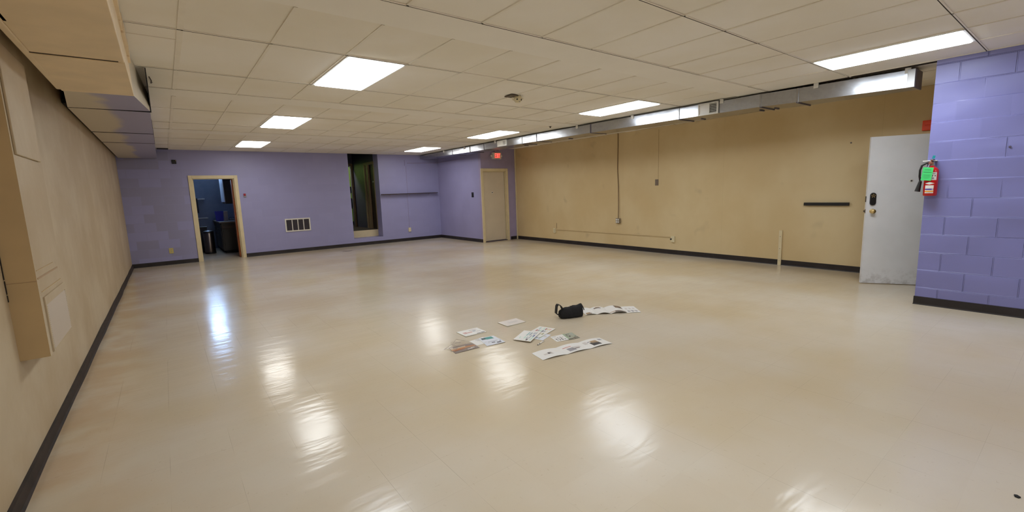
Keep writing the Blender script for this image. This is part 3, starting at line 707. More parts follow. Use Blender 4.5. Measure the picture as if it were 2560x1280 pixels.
# ------------------------------------------------------------------ back wall fittings
v = thing('wall_vent', (2.93, YB, .58), 'white framed four-bay return vent low on the purple back wall', 'vent')
y0 = YB; b = B(); vx0, vx1, vz0, vz1 = 2.60, 3.26, .585, .95
for a, c, e, f in ((vx0, vx1, vz0, vz0+.035), (vx0, vx1, vz1-.035, vz1), (vx0, vx0+.035, vz0+.035, vz1-.035), (vx1-.035, vx1, vz0+.035, vz1-.035)): b.box(a, c, y0-.018, y0, e, f, 'white_frame', .004)
for i in (1, 2, 3):
    x = vx0+.035 + (vx1-vx0-.07)*i/4; b.box(x-.011, x+.011, y0-.017, y0, vz0+.035, vz1-.035, 'white_frame')
b.build('frame', v); B().box(vx0+.03, vx1-.03, y0-.003, y0-.001, vz0+.03, vz1-.03, 'dark_hole').build('dark_backing', v)
for i in range(4):
    xa = vx0+.035 + (vx1-vx0-.07)*i/4 + .011; xb = vx0+.035 + (vx1-vx0-.07)*(i+1)/4 - .011; b = B()
    for j in range(26):
        z = vz0+.042 + (vz1-vz0-.084)*j/25; b.obox(((xa+xb)/2, y0-.009, z), ((1, 0, 0), (0, .7, .7), (0, -.7, .7)), ((xb-xa)/2, .005, .0008), 'vent_grey')
    b.build('louvre_bay', v)
def outlet(name, lab, c, n, u, m, wd=.07, h=.114, t=.006, holes=True, group=None, cat='outlet', hole='black'):
    """plate on a wall: c centre on wall, n outward normal, u horizontal"""
    c, n, u = Vector(c), Vector(n), Vector(u); z = Vector((0, 0, 1))
    r = thing(name, c, lab, cat, group)
    B().obox(c+n*t/2, (u, z, n), (wd/2, h/2, t/2), m, .002).build('plate', r)
    if holes:
        for s in (-1, 1):
            q = B().lathe([(.017, 0), (.017, .003), (0, .003)], c+n*t+z*s*.021, n, m, 16).build('socket', r, smooth=True)
            B().obox(c+n*(t+.0035)+z*s*.021, (u, z, n), (.009, .007, .0008), hole).build('slot', q)
    return r
nB, uB = (0, -1, 0), (1, 0, 0)
outlet('wall_outlet', 'yellowed outlet plate low on the purple wall left of the office doorway', (.02, YB, .341), nB, uB, 'yellow_ivory', .085, .13, hole='ink_grey')
o2 = outlet('wall_outlet', 'ivory outlet under the shelf on the purple wall', (6.285, YB, .365), nB, uB, 'ivory', .085, .13, .03, hole='ivory')
tag(B().tube([(6.285, YB-.006, .43), (6.29, YB-.006, 1.2), (6.285, YB-.006, 1.50), (6.30, YB-.006, 1.58), (6.30, YB-.006, 2.42)], .006, 'purple_trim', 6).build('cable', loc=(6.29, YB, .43), smooth=True), 'thin purple painted cable running up from the ivory outlet', 'cable')
tag(B().tube([(6.26, YB-.012, 2.42), (6.262, YB-.012, 2.60)], .009, 'purple_trim', 6).build('wall_stub', loc=(6.26, YB, 2.45), smooth=True), 'short purple painted stub high on the back wall left of the long pipe', 'pipe')
tag(B().tube([(6.36, YB-.014, 2.50), (7.41, YB-.014, 2.515), (7.432, 13.4, 2.52), (7.437, 12.0, 2.53)], .011, 'purple_trim', 8).build('wall_conduit', loc=(6.9, YB, 2.5), smooth=True), 'thin purple painted pipe turning the corner below the duct', 'pipe')
sh = thing('wall_shelf', (6.37, YB, 1.52), 'thin dark brown shelf board across the purple corner wall', 'shelf')
B().box(5.405, 7.33, YB-.14, YB, 1.522, 1.542, 'dark_wood', .003).build('board', sh)
for x in (5.7, 6.36, 7.05): B().box(x-.01, x+.01, YB-.10, YB, 1.514, 1.522, 'purple_trim').box(x-.01, x+.01, YB-.006, YB, 1.45, 1.514, 'purple_trim').build('bracket', sh)
k = thing('wall_box', (.316, YB, 2.47), 'small square black box high on the purple wall by the beige duct', 'junction box')
B().box(.27, .36, YB-.03, YB, 2.425, 2.52, 'black', .004).build('box', k); B().box(.345, .352, YB-.034, YB-.03, 2.49, 2.51, 'brass').build('terminal', k)
k = thing('pull_station', (1.715, YB, 1.63), 'tiny red and grey wall switch right of the office doorway', 'switch')
B().box(1.685, 1.745, YB-.02, YB, 1.575, 1.67, 'ink_grey', .004).build('back_plate', k); B().box(1.685, 1.735, YB-.03, YB-.02, 1.615, 1.672, 'dull_red', .003).build('red_cover', k)
k = thing('wall_switch', (XS, 11.60, 1.426), 'black switch plate on the short purple wall left of the exit door', 'switch')
B().box(XS-.008, XS, 11.545, 11.655, 1.35, 1.50, 'black', .003).build('plate', k); B().box(XS-.016, XS-.008, 11.59, 11.61, 1.405, 1.445, 'black_matte', .002).build('toggle', k)

# ------------------------------------------------------------------ exit door and sign
d2 = thing('door_2', (EX0, YE, 0), 'closed cream exit door in its cream casing', 'door', kind='structure')
casing('casing', d2, EX0, EX1, EZ, YE, 'casing', .075, .03)
b = B().box(EX0, EX0+.025, YE, YE+.1, 0, EZ, 'casing').box(EX1-.012, EX1, YE, YE+.1, 0, EZ, 'casing').box(EX0, EX1, YE, YE+.1, EZ-.02, EZ, 'casing')
b.box(EX0+.02, EX1, YE-.005, YE+.1, 0, .02, 'dark_steel').build('jamb', d2)
lf = B().box(EX0+.026, EX1-.022, YE+.05, YE+.09, .03, EZ-.022, 'door_cream', .002).build('leaf', d2)
B().box(EX1-.022, EX1-.012, YE+.06, YE+.08, .02, EZ-.02, 'black_matte').build('edge_gap', d2)
B().lathe([(.030, 0), (.030, .004), (.016, .007)], (7.858, YE+.05, 1.477), (0, -1, 0), 'white_plastic', 18).build('viewer_ring', lf, smooth=True)
B().lathe([(.0, .009), (.017, .008), (.017, 0)], (7.858, YE+.05, 1.477), (0, -1, 0), 'black', 14).build('viewer', lf, smooth=True)
b = B()
for z0, z1 in ((.25, .75), (.85, 1.28), (1.62, 1.95)): b.box(EX0+.12, EX1-.12, YE+.0485, YE+.05, z0, z0+.006, 'door_cream').box(EX0+.12, EX1-.12, YE+.0485, YE+.05, z1, z1+.006, 'door_cream')
b.build('moulding', lf)
ex = thing('exit_sign', (8.0, YE, 2.55), 'small lit red EXIT sign above the cream exit door', 'exit sign')
EXX0, EXX1, EXZ0, EXZ1, EY = 7.845, 8.135, 2.455, 2.64, YE-.11
B().box(EXX0, EXX1, EY, YE-.001, EXZ0, EXZ1, 'white_plastic', .008).build('housing', ex)
B().box(EXX0+.01, EXX1-.01, EY-.004, EY, EXZ0+.01, EXZ1-.01, 'exit_face', .001).build('face', ex)
def letter(rects, x, polys=()):
    b = B()
    for a, c, e, f in rects: b.box(x+a, x+c, EY-.008, EY-.004, EXZ0+.03+e, EXZ0+.03+f, 'exit_red')
    for p in polys:
        q = [(x+u, EXZ0+.03+vv) for u, vv in p]; nn = len(q)
        vs = [(u, EY-.008, vv) for u, vv in q] + [(u, EY-.004, vv) for u, vv in q]
        b.add(vs, [tuple(range(nn)), tuple(range(2*nn-1, nn-1, -1))] + [(i, (i+1) % nn, nn+(i+1) % nn, nn+i) for i in range(nn)], 'exit_red')
    b.build('letter', ex)
hh = .128; s = .016
letter([(0, s, 0, hh), (s, .048, 0, s), (s, .044, hh/2-s/2, hh/2+s/2), (s, .048, hh-s, hh)], 7.893)
letter([], 7.949, [[(0, 0), (.018, 0), (.052, hh), (.034, hh)], [(0, hh), (.018, hh), (.052, 0), (.034, 0)]])
letter([(0, s, 0, hh)], 8.010)
letter([(0, .052, hh-s, hh), (.018, .034, 0, hh-s)], 8.034)
for x, s in ((EXX0, -1), (EXX1, 1)):
    B().lathe([(0, -.01), (.026, -.008), (.03, .0), (.03, .035), (.012, .045)], (x+s*.035, EY+.05, 2.545), (0, 1, 0), 'white_plastic', 14).tube([(x, EY+.06, 2.545), (x+s*.03, EY+.06, 2.545)], .01, 'white_plastic', 8).build('lamp_head', ex, smooth=True)
B().box(7.93, 8.07, YE-.06, YE-.001, 2.66, 2.70, 'purple_trim', .004).build('canopy', ex)

# ------------------------------------------------------------------ cream wall fittings
nR, uR = (-1, 0, 0), (0, -1, 0)
k = thing('quad_outlet', (XR, 7.09, .692), 'grey steel box with four white sockets on the cream wall', 'outlet')
B().box(XR-.058, XR-.002, 7.03, 7.15, .632, .752, 'grey_box', .006).build('box', k)
pl = B().box(XR-.063, XR-.058, 7.035, 7.145, .637, .747, 'grey_box', .003).build('cover', k)
for dy in (-.026, .026):
    for dz in (-.027, .027):
        B().lathe([(.021, 0), (.021, .004), (0, .004)], (XR-.063, 7.09+dy, .692+dz), nR, 'white_plastic', 16).build('socket', pl, smooth=True)
tag(B().tube([(XR-.03, 7.09, .752), (XR-.028, 7.085, 1.0), (XR-.014, 7.10, 1.5), (XR-.012, 7.125, 1.95), (XR-.012, 7.11, 2.5), (XR-.012, 7.115, TOP-.02)], .009, 'conduit_brown', 8).build('flexible_conduit', loc=(XR, 7.1, .75), smooth=True),
    'bent brown flexible conduit running up from the four-socket box', 'conduit')
outlet('wall_outlet', 'small cream outlet at the left end of the long raceway', (XR, 9.37, .346), nR, uR, 'ivory', .09, .13, .035)
r = outlet('wall_outlet', 'small cream outlet with one dark plug at the right end of the raceway', (XR, 5.60, .335), nR, uR, 'ivory', .09, .13, .035, holes=False)
B().lathe([(.018, 0), (.016, .02), (.008, .024), (0, .024)], (XR-.035, 5.635, .335), nR, 'black', 14).build('plug', r, smooth=True)
tag(B().box(XR-.016, XR, 5.66, 9.31, .364, .386, 'raceway', .003).build('surface_raceway', loc=(XR, 7.5, .375)), 'long thin cream raceway joining the two low outlets', 'raceway')
tag(B().tube([(XR-.008, 9.30, .41), (XR-.008, 9.30, .56)], .005, 'conduit_brown', 6).build('wall_stub', loc=(XR, 9.3, .41), smooth=True), 'short dark stub above the left raceway outlet', 'pipe')
outlet('switch_plate', 'blank grey switch plate alone on the cream wall', (XR, 6.035, 1.576), nR, uR, 'grey_plate', .085, .135, .008, holes=False, cat='plate')
tag(B().tube([(XR-.004, 6.0, 1.65), (XR-.004, 6.0, 2.72)], .004, 'raceway', 6).build('cable', loc=(XR, 6.0, 1.65), smooth=True), 'faint cream painted cable above the blank grey plate', 'cable')
k = thing('wall_rail', (XR, 2.76, 1.10), 'short thick black rail on the cream wall left of the white door', 'rail')
B().box(XR-.05, XR-.012, 2.435, 3.083, 1.077, 1.128, 'black', .006).build('bar', k)
for y in (2.55, 2.97): B().box(XR-.013, XR, y-.03, y+.03, 1.085, 1.12, 'black', .003).build('bracket', k)
k = thing('wall_stake', (XR, 3.435, 0), 'upright cream board fixed to the cream wall across the skirting', 'board')
B().box(XR-.022, XR-.0, 3.407, 3.463, 0.0, .63, 'casing', .003).build('board', k)
for z in (.08, .30, .52): B().lathe([(0, .003), (.006, .002), (.006, 0)], (XR-.022, 3.435, z), nR, 'dark_steel', 8).build('screw', k)
k = thing('alarm_strobe', (XR, 1.59, 2.21), 'orange red alarm box peeking past the purple block wall', 'alarm')
B().box(XR-.06, XR-.002, 1.50, 1.63, 2.145, 2.285, 'alarm_red', .006).build('housing', k)
B().box(XR-.075, XR-.06, 1.53, 1.60, 2.22, 2.27, 'alarm_red', .004).build('lens', k)
B().box(XR-.066, XR-.06, 1.53, 1.60, 2.16, 2.20, 'alarm_red', .002).build('sounder', k)

# ------------------------------------------------------------------ open white door
a2, b2 = Vector((7.861, 1.999, 0)), Vector((8.32, 1.212, 0)); L = (b2-a2).length; ux = (b2-a2)/L; nx = Vector((ux.y, -ux.x, 0))
if nx.dot(-a2) < 0: nx = -nx
zz = Vector((0, 0, 1))
d3 = thing('door_3', a2, 'open white painted door with black keypad lock and brass knob', 'door', kind='structure')
leaf = B().obox(a2+ux*L/2-nx*.022+zz*1.037, (ux, nx, zz), (L/2, .022, 1.027), 'white_door', .002).build('leaf', d3)
def dp(s, z, o=0.0): return a2 + ux*s + zz*z + nx*o
kp = B(); pr = []
for i in range(9): a = math.pi*i/8; pr.append((math.cos(a)*.036, .053+math.sin(a)*.036))
for i in range(9): a = math.pi+math.pi*i/8; pr.append((math.cos(a)*.036, -.053+math.sin(a)*.036))
n = len(pr); vs = [dp(.072+u, 1.21+vv, .0) for u, vv in pr] + [dp(.072+u*.94, 1.21+vv*.97, .02) for u, vv in pr]
kp.add(vs, [tuple(range(n, 2*n))] + [(i, (i+1) % n, n+(i+1) % n, n+i) for i in range(n)], 'black'); kpo = kp.build('keypad_lock', leaf)
for u, vv in ((-.0, .066), (-.018, .053), (.018, .053), (0, .044), (-.012, .030), (.012, .030)):
    B().lathe([(0, .004), (.006, .003), (.0065, 0)], dp(.072+u, 1.21+vv, .02), nx, 'brass', 10).build('button', kpo, smooth=True)
B().lathe([(.032, 0), (.032, .006), (.012, .012), (.012, .03), (.026, .04), (.031, .054), (.027, .066), (.012, .072), (0, .073)], dp(.074, 1.04, 0), nx, 'brass', 24).build('knob', leaf, smooth=True)
B().lathe([(.024, 0), (.023, .004), (.012, .006)], dp(.483, 1.447, 0), nx, 'white_plastic', 18).build('viewer_ring', leaf, smooth=True)
B().obox(dp(.483, 1.447, .007), (ux, zz, nx), (.008, .009, .002), 'ink_dark', .001).build('viewer', leaf)
B().obox(a2-ux*.004-nx*.02+zz*1.21, (ux, nx, zz), (.003, .012, .040), 'dark_metal').build('strike_plate', leaf)
B().obox(a2-ux*.010-nx*.02+zz*1.04, (ux, nx, zz), (.009, .007, .012), 'dark_metal', .003).obox(a2-ux*.001-nx*.02+zz*1.04, (ux, nx, zz), (.002, .012, .028), 'dark_metal').build('latch', leaf)
for z in (.25, 1.04, 1.83): B().tube([b2+zz*(z-.045)-nx*.002, b2+zz*(z+.045)-nx*.002], .008, 'brass', 8).build('hinge', d3, smooth=True)
casing('casing', d3, V0, V1, 2.08, YC+.03, 'casing', .06, .03)

# ------------------------------------------------------------------ fire extinguisher
EXC = Vector((6.878, 1.172, 1.28)); R = .06
fe = thing('fire_extinguisher', EXC, 'red fire extinguisher with green tag hung on the purple block wall', 'fire extinguisher')
B().lathe([(0, .004), (R-.008, 0), (R, .010), (R, .265), (R*.93, .29), (R*.7, .31), (.024, .322), (.022, .335), (0, .335)], EXC, (0, 0, 1), 'red', 36).build('cylinder', fe, smooth=True)
B().lathe([(.022, .33), (.022, .345), (.018, .348), (.018, .375), (.0, .378)], EXC, (0, 0, 1), 'chrome', 16).build('valve', fe, smooth=True)
def ang(a, z, r): return EXC + Vector((-math.cos(a)*r, -math.sin(a)*r, z))     # a=0 faces -X, + towards -Y (right in view)
B().lathe([(.019, 0), (.019, .008), (.014, .010), (0, .010)], EXC+Vector((-.02, .012, .362)), (-1, .1, 0), 'copper_gauge', 18).build('gauge', fe, smooth=True)
B().box(EXC.x-.075, EXC.x+.02, EXC.y-.014, EXC.y+.012, 1.28+.395, 1.28+.405, 'dark_metal', .002).obox(EXC+Vector((-.03, -.002, .385)), ((1, 0, -.25), (0, 1, 0), (.25, 0, 1)), (.05, .011, .004), 'chrome', .002).build('lever', fe)
B().box(6.90, XC-.001, EXC.y-.03, EXC.y+.09, 1.28+.385, 1.28+.395, 'white_plastic', .002).build('highlight_strip', fe)  # white hanger strip painting in the highlight along the block joint
B().obox(EXC+Vector((-.03, -.01, .428)), ((1, 0, 0), (0, 1, .2), (0, -.2, 1)), (.003, .012, .018), 'teal', .002).build('pull_seal', fe)
hp = [EXC+Vector((0, .015, .36)), EXC+Vector((-.01, .05, .366)), EXC+Vector((-.02, .085, .34)), EXC+Vector((-.02, .098, .29)), EXC+Vector((-.015, .098, .22)), EXC+Vector((-.01, .09, .17))]
B().tube([hp[0]]+[hp[1].lerp(hp[2], t) for t in (0, .5)]+hp[2:], [.008]+[.0105]*6, 'black', 10).build('hose', fe, smooth=True)
B().lathe([(.009, .0), (.014, .004), (.016, .02), (.026, .12), (.024, .12), (.013, .02)], EXC+Vector((-.01, .088, .168)), (-.03, .16, -1), 'black', 18).build('discharge_horn', fe, smooth=True)
def curved(name, a0, a1, z0, z1, m, off=.0012, prints=(), skew=0.0):
    b = B(); N = 8
    def strip(a0, a1, z0, z1, m, off):
        for i in range(N):
            u0, u1 = a0+(a1-a0)*i/N, a0+(a1-a0)*(i+1)/N
            b.face([ang(u0, z0, R+off), ang(u1, z0, R+off), ang(u1, z1, R+off), ang(u0, z1, R+off)], m)
    strip(a0, a1, z0, z1, m, off)
    for p in prints: strip(p[0], p[1], p[2], p[3], p[4], off+.0008)
    return b.build(name, fe)
curved('upper_label', .15, .95, .175, .262, 'label_white', prints=((.25, .55, .185, .205, 'ink_grey'), (.3, .4, .215, .23, 'ink_dark'), (.6, .75, .215, .23, 'ink_dark'), (.35, .7, .24, .25, 'ink_grey')))
curved('lower_label', -.62, .62, .03, .118, 'label_white', prints=((-.60, .60, .066, .082, 'label_purple'), (-.61, .61, .044, .058, 'label_amber'), (.4, .5, .066, .082, 'label_white'), (-.5, .5, .034, .040, 'ink_pale')))
b = B(); N = 10; zc = .14
for i in range(N):
    t0, t1 = -1+2*i/N, -1+2*(i+1)/N
    b.face([ang(t0*.68, zc-(1-abs(t0))*.012-.001, R+.0014), ang(t1*.68, zc-(1-abs(t1))*.012-.001, R+.0014), ang(t1*.68, zc+(1-abs(t1))*.014, R+.0014), ang(t0*.68, zc+(1-abs(t0))*.014, R+.0014)], 'label_white')
b.build('diamond_mark', fe)
tg = B(); c0 = EXC + Vector((-R-.012, .026, .245))
tg.obox(c0, ((0, 1, .1), (0, -.1, 1), (1, 0, 0)), (.044, .072, .0008), 'green_tag')
for dz, w_, h_ in ((.045, .028, .004), (.018, .036, .0035), (-.01, .03, .0012), (-.022, .026, .0012), (-.034, .03, .0012), (-.046, .022, .0012)):
    tg.obox(c0+Vector((-.0016, .0-dz*.1, dz)), ((0, 1, .1), (0, -.1, 1), (1, 0, 0)), (w_, h_/2, .0005), 'tag_ink')
tgo = tg.build('inspection_tag', fe)
B().tube([c0+Vector((0, 0, .07)), EXC+Vector((-.04, .02, .35))], .0015, 'white_plastic', 5).build('tag_string', tgo)

# ------------------------------------------------------------------ things on the floor
def bil(q, u, v):
    (x0, y0), (x1, y1), (x2, y2), (x3, y3) = q
    return ((1-u)*(1-v)*x0+u*(1-v)*x1+u*v*x2+(1-u)*v*x3, (1-u)*(1-v)*y0+u*(1-v)*y1+u*v*y2+(1-u)*v*y3)
def sheet_mesh(b, q, z0, thick, m, hf=None, prints=(), nu=12, nv=4, edge=None, eps=.0006):
    hf = hf or (lambda u, v: 0)
    def pt(u, v, o): x, y = bil(q, u, v); return (x, y, z0+hf(u, v)+o)
    vs = []; fs = []
    for o in (thick, 0):
        for i in range(nu+1):
            for j in range(nv+1): vs.append(pt(i/nu, j/nv, o))
    S = (nu+1)*(nv+1); ix = lambda i, j: i*(nv+1)+j
    for i in range(nu):
        for j in range(nv):
            fs.append((ix(i, j), ix(i, j+1), ix(i+1, j+1), ix(i+1, j))[::-1] if False else (ix(i, j), ix(i+1, j), ix(i+1, j+1), ix(i, j+1)))
            fs.append((S+ix(i, j), S+ix(i, j+1), S+ix(i+1, j+1), S+ix(i+1, j)))
    b.add(vs, fs, m)
    es = []
    for i in range(nu): es += [(ix(i, 0), S+ix(i, 0), S+ix(i+1, 0), ix(i+1, 0)), (ix(i, nv), ix(i+1, nv), S+ix(i+1, nv), S+ix(i, nv))]
    for j in range(nv): es += [(ix(0, j), ix(0, j+1), S+ix(0, j+1), S+ix(0, j)), (ix(nu, j), S+ix(nu, j), S+ix(nu, j+1), ix(nu, j+1))]
    b.add(vs, es, edge or m)
    for u0, u1, v0, v1, pm in prints:
        n = max(1, int((u1-u0)*nu*2)+1); vs = []; fs = []
        for i in range(n+1):
            for j in range(2): vs.append(pt(u0+(u1-u0)*i/n, (v0, v1)[j], thick+eps))
        for i in range(n): fs.append((i*2, i*2+2, i*2+3, i*2+1))
        b.add(vs, fs, pm)
    return b
def paper_thing(name, lab, cat, parts, group='brochures and booklets on the floor'):
    q = parts[0][1]; cx = sum(p[0] for p in q)/4; cy = sum(p[1] for p in q)/4; z = parts[0][2]
    if len(parts) == 1:
        p = parts[0]; return tag(sheet_mesh(B(), *p[1:4], p[4], **p[5]).build(name, loc=(cx, cy, z)), lab, cat, group)
    r = thing(name, (cx, cy, z), lab, cat, group)
    for p in parts: sheet_mesh(B(), *p[1:4], p[4], **p[5]).build(p[0], r)
    return r
FZ = .0008
P1 = [(2.869, 3.88), (3.135, 3.885), (3.141, 4.074), (2.877, 4.084)]
paper_thing('booklet', 'plain pale grey booklet lying alone behind the others', 'booklet',
    [('cover', P1, FZ+.005, .0012, 'paper_warm', dict(hf=lambda u, v: .004*(1-u)*(1-v)+.002*abs(u-.5), edge='paper_edge', prints=((.3, .8, .35, .6, 'ink_pale'), (.35, .6, .66, .70, 'ink_pale')))),
     ('pages', [(x+.003, y+.002) for x, y in P1], FZ, .005, 'paper', dict(edge='paper_edge'))])
P2 = [(2.337, 3.898), (2.596, 3.893), (2.601, 4.091), (2.344, 4.108)]
paper_thing('booklet', 'booklet with faint red print and a dark strip, left of the pale one', 'booklet',
    [('cover', P2, FZ+.005, .0012, 'paper', dict(hf=lambda u, v: .005*(1-v)*(1-u), edge='paper_edge', prints=((.12, .3, .52, .60, 'ink_red'), (.12, .26, .38, .46, 'ink_red'), (.28, .52, .42, .50, 'ink_red'), (.5, .85, .70, .86, 'ink_pale'), (.58, .72, .48, .62, 'sw_grey'), (.56, .74, .03, .10, 'ink_dark'), (.77, .95, .05, .13, 'ink_dark'), (.70, .90, .35, .45, 'ink_pale')))),
     ('pages', P2, FZ, .005, 'paper', dict(edge='paper_edge'))])
# brochure with the teal picture, two leaves
A = [(2.345, 3.52), (2.549, 3.489), (2.578, 3.74), (2.41, 3.775)]; Bq = [(2.285, 3.607), (2.46, 3.60), (2.47, 3.78), (2.295, 3.768)]
def leafpoly(b, pts, z, m):
    b.face([(x, y, z) for x, y in pts], m)
r = paper_thing('brochure', 'opened white brochure with a teal picture, partly over a second leaf', 'brochure',
    [('under_leaf', Bq, FZ, .0008, 'paper', dict(edge='paper_edge', prints=((.38, .62, .84, .9, 'ink_grey'), (.40, .60, .66, .72, 'ink_grey'), (.42, .70, .52, .56, 'ink_pale')))),
     ('top_leaf', A, FZ+.002, .0008, 'paper_blue', dict(hf=lambda u, v: .003*(1-v)*u, edge='paper_edge', prints=((.1, .35, .72, .92, 'teal_dark'), (.35, .8, .68, .95, 'teal_print'), (.05, .2, .40, .45, 'ink_pale'), (.25, .8, .36, .40, 'ink_grey'), (.38, .58, .20, .27, 'ink_dark'), (.62, .86, .10, .20, 'ink_dark'), (.85, .93, .26, .32, 'sw_navy'), (.2, .3, .24, .28, 'ink_pale'))))])
# clear sleeve with orange papers
r = thing('plastic_sleeve', (2.13, 3.66, 0), 'clear plastic sleeve of orange and brown prints left of the brochures', 'sleeve')
S1 = [(2.007, 3.554), (2.272, 3.542), (2.288, 3.70), (2.04, 3.74)]
sheet_mesh(B(), S1, FZ, .0015, 'taupe', hf=lambda u, v: .003*math.sin(u*3), prints=((.0, .98, .42, .60, 'orange'), (.1, .6, .60, .72, 'sw_cream'), (.05, .5, .30, .42, 'orange_dark'), (.4, .95, .62, .68, 'orange_dark'), (.55, .75, .10, .22, 'ink_pale'), (.7, .86, .20, .28, 'label_white'), (.02, .12, .6, .85, 'sw_cream'))).build('prints', r)
b = B(); sheet_mesh(b, [(1.985, 3.60), (2.26, 3.55), (2.27, 3.78), (2.12, 3.84)], FZ+.006, .0004, 'clear', hf=lambda u, v: .012*abs(math.sin(u*5+v*4))); b.build('film', r, smooth=True)
b = B(); sheet_mesh(b, [(1.976, 3.747), (2.03, 3.60), (2.10, 3.66), (2.06, 3.76)], FZ, .0004, 'clear', hf=lambda u, v: .01*v*u); b.build('flap', r, smooth=True)
b = B()
for p in ([(2.10, 3.78, .004), (2.20, 3.862, .022), (2.252, 3.785, .012)], [(1.99, 3.73, .003), (2.08, 3.755, .02), (2.13, 3.66, .01)], [(2.11, 3.775, .004), (2.155, 3.775, .02), (2.2, 3.775, .008)]): b.tube(p, .0016, 'taupe', 5)
b.build('creased_edge', r, smooth=True)
# colour cards fan
CA = [(2.638, 3.481), (2.714, 3.301), (2.987, 3.456), (2.905, 3.632)]; CB = [(2.831, 3.531), (2.887, 3.354), (3.202, 3.458), (3.135, 3.644)]; CC = [(2.80, 3.43), (2.85, 3.27), (3.03, 3.341), (2.985, 3.50)]
def grid(cols, u0, u1, v0, v1, nu, nv, fill=.62):
    out = []; k = 0
    for i in range(nu):
        for j in range(nv):
            c = cols[k % len(cols)]; k += 1
            if c is None: continue
            a = u0+(u1-u0)*i/nu; e = v0+(v1-v0)*j/nv; out.append((a, a+(u1-u0)/nu*fill, e, e+(v1-v0)/nv*fill, c))
    return tuple(out)
tag(sheet_mesh(B(), CC, FZ, .003, 'paper_blue', edge='paper_edge', prints=((.1, .4, .4, .9, 'sw_yellow'), (.2, .45, .25, .38, 'sw_blue'), (.6, .66, .1, .9, 'sw_green'), (.72, .9, .5, .7, 'ink_pale'))).build('colour_card', loc=(2.93, 3.38, 0)),
    'lowest colour card of the fan, mostly hidden, with a yellow and violet corner', 'colour card', 'colour swatch cards')
tag(sheet_mesh(B(), [(y, x) if False else (y, x) for y, x in CB], FZ+.004, .002, 'paper', edge='paper_edge', prints=grid(['sw_navy', 'ink_grey', 'sw_cream', 'sw_red', None, 'sw_grey', 'sw_teal', 'sw_mint', 'sw_olive', 'sw_green', 'sw_teal', 'sw_navy', 'ink_grey', 'sw_cream', 'sw_navy', 'sw_red', 'sw_pink', 'sw_olive'], .2, .8, .12, .95, 3, 6)[:0] +
    grid(['sw_navy', 'sw_red', 'sw_teal', 'sw_green', 'ink_grey', None, 'sw_grey', 'sw_mint', 'sw_mint', 'sw_navy', 'sw_navy', 'sw_red', 'sw_cream', 'sw_grey', 'sw_yellow', 'sw_olive', 'sw_cream', 'sw_pink'], .18, .92, .25, .98, 6, 3)).build('colour_card', loc=(3.0, 3.5, .004)),
    'upper right colour card of the fan with navy and red swatches', 'colour card', 'colour swatch cards')
tag(sheet_mesh(B(), CA, FZ+.008, .004, 'paper', edge='paper_edge', hf=lambda u, v: .004*u, prints=((.42, .5, .5, .86, 'sw_teal'), (.55, .65, .55, .85, 'sw_grey'), (.45, .52, .2, .42, 'sw_mint'), (.58, .64, .2, .4, 'sw_grey'), (.7, .76, .25, .6, 'sw_grey'), (.82, .9, .45, .65, 'sw_blue'), (.72, .78, .68, .9, 'sw_grey'), (.66, .74, .06, .22, 'ink_dark'), (.2, .26, .2, .34, 'sw_mint'), (.86, .92, .1, .5, 'sw_mint'), (.82, .88, .72, .92, 'sw_grey'))).build('colour_card', loc=(2.8, 3.47, .008)),
    'front left colour card of the fan with pale teal and grey swatches', 'colour card', 'colour swatch cards')
p = thing('pen', (2.78, 3.22, 0), 'slim white pen in front of the colour cards', 'pen')
pa, pb = Vector((2.715, 3.198, .006)), Vector((2.846, 3.247, .006))
B().tube([pa.lerp(pb, .1), pb], .0055, 'white_plastic', 10).build('barrel', p, smooth=True); B().tube([pa, pa.lerp(pb, .1)], [.001, .005], 'ink_dark', 10).build('tip', p, smooth=True)
B().obox(pa.lerp(pb, .9)+Vector((0, 0, .007)), (pb-pa, (0, 0, 1), (pb-pa).cross(Vector((0, 0, 1)))), (.014, .0012, .0015), 'ink_dark').build('clip', p); B().tube([pa.lerp(pb, .28), pa.lerp(pb, .36)], .0062, 'ink_dark', 10).build('grip', p, smooth=True)
# small two-panel leaflet
P6 = [(2.927, 3.145), (3.055, 3.105), (3.122, 3.272), (2.979, 3.307)]; P7 = [(3.055, 3.105), (3.182, 3.074), (3.248, 3.262), (3.122, 3.272)]
paper_thing('leaflet', 'small open leaflet, white panel and sage green photo panel', 'leaflet',
    [('white_panel', P6, FZ, .0008, 'paper', dict(edge='paper_edge', prints=((.1, .4, .82, .88, 'ink_grey'),)+grid(['ink_grey', 'ink_dark', 'ink_pale', 'ink_dark', 'ink_grey', 'ink_grey', 'ink_dark', 'ink_dark', 'ink_grey', 'ink_grey', None, 'ink_pale'], .15, .95, .15, .75, 4, 3, .6), hf=lambda u, v: .004*u)),
     ('photo_panel', P7, FZ+.001, .0008, 'photo_sage', dict(prints=((0, .10, 0, 1, 'sw_green'), (.2, .55, .78, .84, 'ink_dark'), (.2, .25, .5, .8, 'ink_dark'), (.3, .46, .40, .55, 'photo_black'), (.72, .78, .55, .9, 'sw_grey'), (.0, .45, .02, .12, 'photo_brown'), (.5, .7, .1, .22, 'photo_brown'), (.72, .9, .3, .36, 'photo_black'), (.55, .98, .04, .1, 'photo_brown'), (.74, .98, .16, .24, 'photo_brown')), hf=lambda u, v: .003*(1-u)))])
def fold(n, amp): return lambda u, v: amp*abs(math.sin(u*n*math.pi))
FB = [(2.503, 2.875), (3.286, 2.745), (3.323, 2.944), (2.537, 3.072)]
r = thing('brochure', ((2.503+3.286)/2, 2.9, 0), 'long three-panel white fold-out nearest the camera', 'brochure', 'brochures and booklets on the floor')
def cut(q, a, c): return [bil(q, a, 0), bil(q, c, 0), bil(q, c, 1), bil(q, a, 1)]
